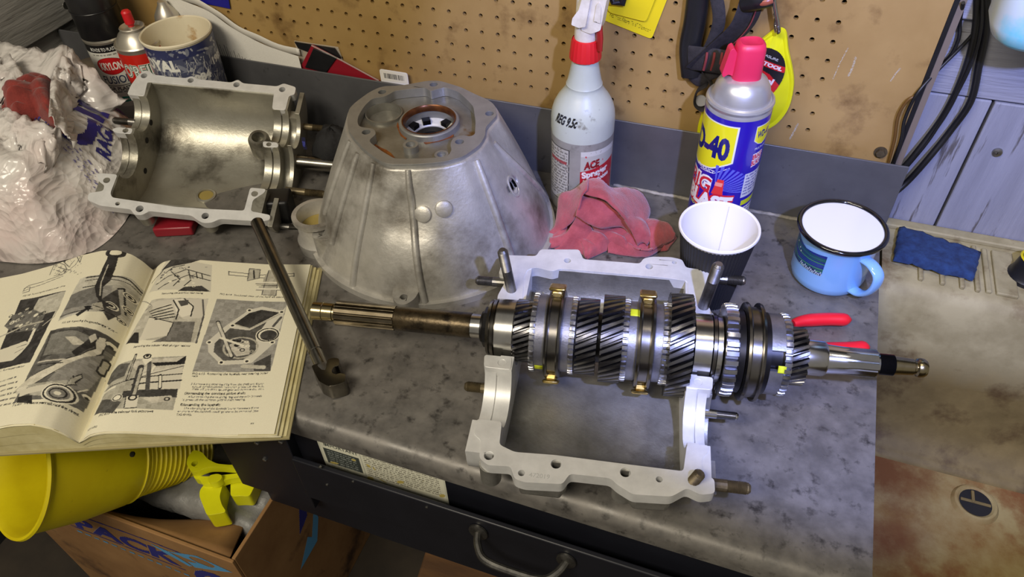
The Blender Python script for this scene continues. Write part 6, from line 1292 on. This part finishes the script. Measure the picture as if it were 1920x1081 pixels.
# ================================================================== CABLES, JUG
def cable(pts, r, mt, label, y=YW - .006):
    b = MB(); P = spline([atY(p[0], p[1], p[2] if len(p) > 2 else y) for p in pts], 8); b.tube(P, r, 8); o = b.build('cable', mt, None, ang=60); setp(o, label, 'cable'); return o
Y1 = YW - .010
cable([(1838, -20), (1840, 20), (1830, 55), (1800, 90), (1760, 130, YW - .012), (1720, 175, YP - .006), (1697, 222, YP - .006), (1690, 260, YP - .005), (1676, 306, YP - .003)], .0016, 'black_rubber', 'thin black cable crossing onto the pegboard corner above the bolt')
cable([(1806, 5, YP - .004), (1800, 40), (1798, 70), (1785, 100), (1765, 122), (1740, 150, YW - .016), (1715, 180, YP - .004)], .0016, 'black_rubber', 'short black cable beside the upper end of the pegboard edge')
cable([(1716, 180, YP - .005), (1700, 190, YP - .006), (1684, 218, YP - .005), (1677, 262, YP - .004), (1666, 304, YP - .003)], .0015, 'brown_cable', 'short brown cable curving down the pegboard corner')
cable([(1832, -20), (1828, 60), (1806, 140), (1770, 215), (1718, 286, YW - .012), (1690, 318, YP + .004), (1672, 336, YP + .003)], .0030, 'black_rubber', 'thick black cable, left of the two long ones hanging on the blue boards')
cable([(1850, -20), (1848, 60), (1836, 120), (1820, 190), (1780, 248), (1738, 300, YW - .012), (1702, 340, YP + .004), (1672, 366, YP - .003)], .0032, 'black_rubber', 'thick black cable, right of the two long ones hanging on the blue boards')
cable([(1842, -20), (1840, 50, YW - .012), (1825, 110, YW - .012), (1793, 178, YW - .012), (1745, 258, YW - .012), (1698, 316, YP + .004), (1680, 334, YP + .003)], .0015, 'black_rubber', 'thin black cable between the two thick hanging ones')
jy = .655; jc = atY(1858, 10, jy).x + .037; jz = atY(1895, 72, jy - .03).z - .013
jg = thing('plastic_jug', 'milky plastic jug with turquoise liquid hung high beside the cables', 'jug', (jc, jy, jz)); b = MB(); rings = []
for z, s_ in ((.0, .012), (.001, .024), (.006, .031), (.016, .0355), (.05, .037), (.10, .036), (.125, .028), (.140, .016), (.150, .0125), (.165, .0125)):
    rings.append([Vector((s_ * math.copysign(abs(math.cos(a)) ** .75, math.cos(a)), s_ * math.copysign(abs(math.sin(a)) ** .75, math.sin(a)), z)) for a in np.linspace(0, 2 * PI, 41)[:-1]])
b.grid(rings, cv=True); k = len(rings[0]); b.f += [tuple(range(k - 1, -1, -1)), tuple(range((len(rings) - 1) * k, len(rings) * k))]; b.mi += [0, 0]; b.build('body', 'jug', jg, ang=60)
b = MB(); b.tube(spline([Vector((0, .030, .085)), Vector((0, .046, .095)), Vector((0, .046, .135)), Vector((0, .014, .150))], 6), .005, 10); b.build('handle', 'jug', jg)
b = MB(); b.tube([Vector((0, .044, .130)), Vector((0, .050, .128)), Vector((0, YW - jy - .0005, .133))], .0022, 8); b.build('hanging_nail', 'screw', jg)
# ================================================================== WHITE BAG WITH A RAG IN IT
BX, BY = -.776, .470
def crump(q):
    d = mn.voronoi(q)[0]; return d[0]
def bag_h(x, y):
    u, v = (x - BX) / .140, (y - BY) / .128; ph = math.atan2(v, u); rho = math.hypot(u, v) * (1 + .07 * math.sin(3 * ph + .4) + .04 * math.sin(5 * ph + 1.2))
    if rho >= 1: return -1.
    q = Vector((x * 13, y * 13, 2.2)); w = Vector((mn.noise(q), mn.noise(q + Vector((7, 3, 1))), 0)); f1 = mn.noise(q * .8 + w); c1 = crump(q * 1.5 + w * .9); c2 = crump(q * 3.4 + w * 1.6); f3 = 1 - abs(mn.noise(q * 2.2 + w * 3)) * 2
    h = (.112 * (1 + .16 * max(0, v)) * (1 - rho ** 2.3) ** .60) * (.92 + .14 * f1)
    h += (1 - rho) ** .25 * ((.5 - c1) * .016 + (.4 - c2) * .0075 + .0030 * f3)
    return max(.0008, min(h, (-.650 - x) * 1.6 + .016))
bag = thing('plastic_bag', 'crumpled white plastic bag with blue print at the left end of the bench', 'bag', (BX, BY, 0))
b = MB(); NR, NA = 90, 230; P = []
for i in range(NR + 1):
    row = []
    for k in range(NA):
        ph = 2 * PI * k / NA; g = 1 + .07 * math.sin(3 * ph + .4) + .04 * math.sin(5 * ph + 1.2); rho = (.01 + .9895 * (i / NR)) / g
        x, y = BX + .140 * rho * math.cos(ph), BY + .128 * rho * math.sin(ph); row.append(Vector((x, y, max(.0008, bag_h(x, y)))))
    P.append(row)
b.grid(P, cv=True); b.f.append(tuple(range(NA))); b.mi.append(0); b.build('bag_body', 'bag', bag, world=True, ang=180, fix=True)
def flap(edge, dirs, name, seed):
    """loose film: a curved rim with a crumpled skirt falling from it into the bag"""
    E = spline(edge, 9); P = []
    for i, p in enumerate(E):
        row = []; u = i / (len(E) - 1); d = dirs[0].lerp(dirs[1], u)
        for j in range(12):
            t = j / 11; n1 = mn.noise(Vector((u * 7, t * 2.2, seed))); n2 = mn.noise(Vector((u * 17, t * 4, seed + 4)))
            row.append(p + d * t + Vector((.012 * n1 * (.3 + t), .010 * n2 * (.3 + t), .012 * math.sin(t * PI) * .6 + .008 * n1 + .004 * n2)))
        P.append(row)
    b = MB(); b.grid(P); return b.build(name, 'bag', bag, world=True, ang=180, solid=.0005)
V_ = Vector
flap([at(-20, 70, .12), at(35, 84, .125), at(85, 92, .125), at(125, 86, .128), at(150, 110, .118), at(190, 150, .10), at(240, 185, .075)], (V_((.03, -.075, -.04)), V_((-.02, -.05, -.03))), 'open_rim', 1.)
flap([at(92, 220, .118), at(96, 150, .122), at(110, 122, .126), at(128, 100, .128)], (V_((.020, -.005, -.03)), V_((.022, -.01, -.03))), 'open_rim', 3.)
flap([at(-25, 205, .108), at(20, 205, .112), at(60, 222, .112), at(100, 238, .106), at(118, 215, .108)], (V_((.005, -.040, -.026)), V_((.010, -.03, -.03))), 'open_rim', 5.)
flap([at(-25, 105, .125), at(20, 110, .130), at(45, 140, .126), at(48, 165, .12)], (V_((-.02, -.04, -.02)), V_((-.03, -.02, -.02))), 'open_rim', 7.)
# blue print: big letters running up to the right, small print running down
def on_bag(org, ux, off=.0016):
    uy = Vector((-ux.y, ux.x, 0)); bh = np.vectorize(lambda x, y: max(.0012, bag_h(x, y)))
    def fn(X, Y):
        x = org.x + X * ux.x + Y * uy.x; y = org.y + X * ux.y + Y * uy.y; return np.stack([x, y, bh(x, y) + off], 1)
    return fn
e0, e1 = at(178, 282, .070), at(250, 150, .075); ux = (e1 - e0); ux.z = 0; Lb = ux.length; ux.normalize()
K = Ink(Lb + .01, .050, 900, (255, 255, 255)); K.text('CiNC', .001, .006, .036, (34, 30, 108), w=Lb + .004, bold=.035); K.m = K.c.mean(-1) < 200
K.lay('big_lettering', on_bag(e0, ux, .0022), bag, 'label', world=True, label='large dark blue lettering')
e0 = at(212, 306, .048); K = Ink(.04, .018, 1100, (255, 255, 255)); K.text('RAGS', .001, .003, .0105, (40, 38, 110), w=.036, bold=.06); K.m = K.c.mean(-1) < 200; K.lay('lettering', on_bag(e0, ux, .0022), bag, 'label', world=True)
e0, e1 = at(40, 226, .098), at(200, 400, .02); ux = e1 - e0; ux.z = 0; L_ = ux.length; ux.normalize(); K = Ink(L_, .026, 1500, (255, 255, 255))
K.ell(.020, .014, .0085, .0085, (70, 68, 140), .8); K.ell(.020, .014, .0055, .0055, (60, 58, 130), .55); K.ell(.004, .014, .006, .004, (90, 88, 150), .6); K.lines(.034, .020, L_ * .97, 4, .0042, .0022, (112, 108, 160), 1.); K.m = K.c.mean(-1) < 200
K.lay('small_print', on_bag(e0, ux, .0018), bag, 'label', world=True)
rag('shop_rag', 'dark red rag poking out of the open white plastic bag', [(-6, 205), (-6, 168), (15, 158), (45, 140), (62, 126), (92, 128), (104, 150), (106, 178), (104, 205), (96, 212), (60, 196), (25, 206)], [.116] * 12, .026, 4.3, 'rag_dark', base=lambda x, y: max(.080, bag_h(x, y) - .004) )
# ================================================================== BELOW THE BENCH, LEFT
BXT = -.20; c0 = at(435, 1055, BXT); bx1, by0 = c0.x, c0.y; bx0, by1 = bx1 - .33, by0 + .30
cbx = thing('cardboard_box', 'open brown cardboard box with blue print under the front of the bench', 'box', ((bx0 + bx1) / 2, (by0 + by1) / 2, ZF))
T_ = .004
b = MB(); b.box((bx0, by0, ZF), (bx1, by0 + T_, BXT)); b.build('side_panel', 'cardboard', cbx, world=True, bevel=.001)
b = MB(); b.box((bx1 - T_, by0 + T_, ZF), (bx1, by1, BXT)); b.build('side_panel', 'cardboard', cbx, world=True, bevel=.001)
b = MB(); b.box((bx0, by0 + T_, ZF), (bx0 + T_, by1, BXT)); b.build('side_panel', 'cardboard', cbx, world=True, bevel=.001)
b = MB(); b.box((bx0 + T_, by1 - T_, ZF), (bx1 - T_, by1, BXT)); b.build('side_panel', 'cardboard', cbx, world=True, bevel=.001)
b = MB(); b.box((bx0 + T_, by0 + T_, ZF), (bx1 - T_, by1 - T_, ZF + .004)); b.build('bottom', 'cardboard', cbx, world=True)
b = MB(); f0, f1, f2, f3 = Vector((bx0 + .06, by0 + T_ + .001, BXT - .004)), Vector((bx1 - T_ - .004, by0 + T_ + .001, BXT - .004)), at(466, 962, BXT - .035), at(190, 975, BXT - .035)
P = [[f0.lerp(f1, u).lerp(f3.lerp(f2, u), v) + Vector((0, 0, -.006 * math.sin(u * PI) * v)) for u in np.linspace(0, 1, 12)] for v in np.linspace(0, 1, 6)]; b.grid(P); fl = b.build('inner_flap', 'cardboard', cbx, world=True, solid=.003, fix=True)
n_ = (f3 - f0).cross(f1 - f0).normalized(); n_ = n_ if n_.z > 0 else -n_
K = Ink(.105, .020, 900, (30, 24, 20)); K.text('FIRE', .03, .005, .010, (52, 44, 38), w=.05, bold=.06); p0 = f0.lerp(f1, .36).lerp(f3.lerp(f2, .36), .30); p0.z += .001
K.lay('dark_print', lambda X, Y: np.array([list(f0.lerp(f1, .36 + .52 * x / .105).lerp(f3.lerp(f2, .36 + .52 * x / .105), .22 + .5 * y / .020) + n_ * .0060 + Vector((0, 0, -.006 * math.sin((.36 + .52 * x / .105) * PI) * (.22 + .5 * y / .02)))) for x, y in zip(X, Y)]), fl, 'paper_ink', world=True)
K = Ink(.30, .13, 1100, (255, 255, 255)); NV, LB = (38, 38, 120), (84, 150, 196)
K.text('PACK', .060, .064, .030, NV, w=.150, bold=.05, shear=.25); K.text('G', .215, .030, .050, NV, w=.05, bold=.05, shear=.25)
K.line([(.06, .104), (.19, .108), (.235, .106)], .003, NV); K.line([(.05, .060), (.21, .056)], .0026, NV)
K.poly([(.205, .098), (.250, .118), (.292, .108), (.262, .092), (.232, .078), (.226, .088), (.243, .096)], LB); K.ell(.252, .105, .016, .007, (255, 255, 255)); K.poly([(.180, .102), (.205, .098), (.23, .080), (.222, .074), (.198, .088)], LB)
for i in range(13): K.rect(.052 + i * .0125, .0465 - i * .0006, .0605 + i * .0125, .0505 - i * .0006, LB)
K.m = (K.c.min(-1) < 250); K.lay('blue_print', flatmap((bx0 + .03, by0 - .0004, BXT - .135), (1, 0, 0), (0, 0, 1)), cbx, 'paper_ink', world=True, label='blue swoosh and lettering')
K = Ink(.10, .14, 900, (255, 255, 255)); K.poly([(.02, .0), (.05, .03), (.055, .02), (.085, .075), (.075, .03), (.06, .0)], LB); K.poly([(.04, .05), (.06, .10), (.064, .14), (.07, .10), (.062, .06)], NV); K.poly([(.075, .07), (.095, .14), (.098, .11)], NV); K.m = (K.c.min(-1) < 250)
K.lay('blue_print', flatmap((bx1 + .0005, by0 + .045, BXT - .15), (0, 1, 0), (0, 0, 1)), cbx, 'paper_ink', world=True, label='blue arrow shapes')
# grey foil bag in the box
b = MB(); fx0, fx1, fy0, fy1, fz = bx0 + .045, bx1 - .007, by0 + .040, by1 - .03, BXT - .026; P = []
for i in range(44):
    row = []
    for j in range(30):
        u, v = i / 43, j / 29; e = min(u, 1 - u, v, 1 - v); x, y = fx0 + (fx1 - fx0) * u, fy0 + (fy1 - fy0) * v; q = Vector((x * 30, y * 30, 1)); f = 1 - abs(mn.noise(q)) * 2; g = 1 - abs(mn.noise(q * 2.7)) * 2
        dl = max(0., min((y - fy0 - .048) / .012, (fx1 - .036 - x) / .012)); row.append(V_((x, y, fz - .016 * max(0, 1 - e / .06) ** 2 + .006 * f + .003 * g - .075 * min(1, dl))))
    P.append(row)
b.grid(P); rim = [P[i][0] for i in range(44)] + [P[43][j] for j in range(1, 30)] + [P[i][29] for i in range(42, -1, -1)] + [P[0][j] for j in range(28, 0, -1)]
o = b.build('foil_bag', 'foil', None, ang=180, solid=.002); setp(o, 'crumpled grey foil bag lying in the cardboard box under the yellow clamp', 'bag')
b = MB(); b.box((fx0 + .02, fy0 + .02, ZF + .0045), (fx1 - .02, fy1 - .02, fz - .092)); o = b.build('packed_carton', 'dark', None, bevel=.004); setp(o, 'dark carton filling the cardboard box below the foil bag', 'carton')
# yellow flexible funnel lying over the box
ma, me_ = at(28, 886, -.098), at(366, 842, -.222); fd = (me_ - ma).normalized(); FF = frame(ma, (0, 0, 1), fd); R0 = .062; Lf = (me_ - ma).length
ff = thing('flexible_funnel', 'large yellow funnel with a ribbed neck lying over the cardboard box', 'funnel', m=FF)
def fr(t): return np.interp(t, [0, .02, .30, .52, .60, 1.0], [R0, R0 * .985, R0 * .92, R0 * .80, R0 * .68, R0 * .50])
b = MB(); prof = [(R0 * 1.03, .0005), (R0 * 1.05, .003), (R0 * 1.02, .006)] + [(fr(t), Lf * t) for t in (.03, .15, .30, .42, .52, .56)]; inn = [(fr(t) - .003, Lf * t) for t in (.56, .52, .42, .30, .15, .03)] + [(R0 * .985, .001)]
b.lathe(prof + inn, 64, closed=True); b.build('cone', 'yellow', ff)
b = MB(); prof = []; t = .55
while t < 1.0: prof += [(fr(t), Lf * t), (fr(t) + .0016, Lf * (t + .006)), (fr(t), Lf * (t + .018)), (fr(t) - .0008, Lf * (t + .024))]; t += .032
b.lathe(prof + [(fr(1.) - .003, Lf), (fr(.55) - .004, Lf * .55)], 56, closed=True); b.build('ribbed_neck', 'yellow', ff, ang=20)
b = MB(); b.lathe([(.0028, -.0010), (.0028, .0006), (.0001, .0008)], 12, frame(at(248, 851, -.105), (1, 0, 0), (-.1, -.5, .8))); b.build('rivet', 'black_plastic', ff, world=True)
# yellow clamp standing on the foil bag
def c7(x, y, z): return at(330 + x / 6.755, 820 + y / 6.755, z)
cl = thing('yellow_clamp', 'yellow plastic clamp with curved jaws standing in the cardboard box', 'clamp', tuple(c7(450, 700, BXT - .02)))
cz = BXT + .014
def slab(pts, z0, z1, name, lab=None, hole=None):
    b = MB(); zz = z1; v = [c7(*p, zz) for p in pts]; b.prism(round_poly(v, .004, 4), [circle(*c7(*hole, zz).xy, .0036, 14)] if hole else [], z0, z1); return b.build(name, 'yellow_flat', cl, world=True, bevel=.002, label=lab)
slab([(130, 330), (150, 240), (220, 150), (330, 180), (400, 270), (520, 330), (700, 345), (900, 320), (960, 295), (920, 360), (720, 385), (560, 370), (420, 370), (330, 400), (270, 430), (190, 430)], cz - .002, cz + .008, 'upper_jaw', None, (235, 325))
slab([(210, 455), (260, 460), (280, 485), (420, 490), (600, 470), (780, 450), (900, 390), (1000, 290), (1050, 330), (960, 430), (860, 490), (650, 525), (560, 560), (420, 590), (330, 590), (300, 530), (235, 520)], cz - .012, cz - .002, 'lower_jaw')
slab([(400, 505), (440, 470), (520, 455), (580, 470), (580, 520), (520, 565), (440, 575), (405, 550)], cz - .006, cz + .004, 'pivot_cap')
slab([(330, 620), (400, 560), (560, 560), (600, 540), (580, 640), (550, 740), (580, 850), (640, 940), (520, 965), (390, 985), (350, 880), (295, 740), (300, 670)], cz - .034, cz - .008, 'pistol_grip')
slab([(690, 520), (880, 480), (1010, 380), (1060, 360), (1020, 560), (930, 745), (830, 735), (690, 745)], cz - .034, cz - .014, 'back_plate')
# timber offcut on the floor under the drawer
wt = -.30; t0, t1 = at(800, 1022, wt), at(946, 1052, wt); b = MB(); d = (t1 - t0); d.z = 0; m = frame((t0.x, t0.y, ZF), d); b.box((0, -.06, 0), (d.length + .01, .05, wt - ZF), m); o = b.build('timber_block', 'wood', None, bevel=.004); setp(o, 'rough brown timber block standing on the floor under the drawer', 'block')
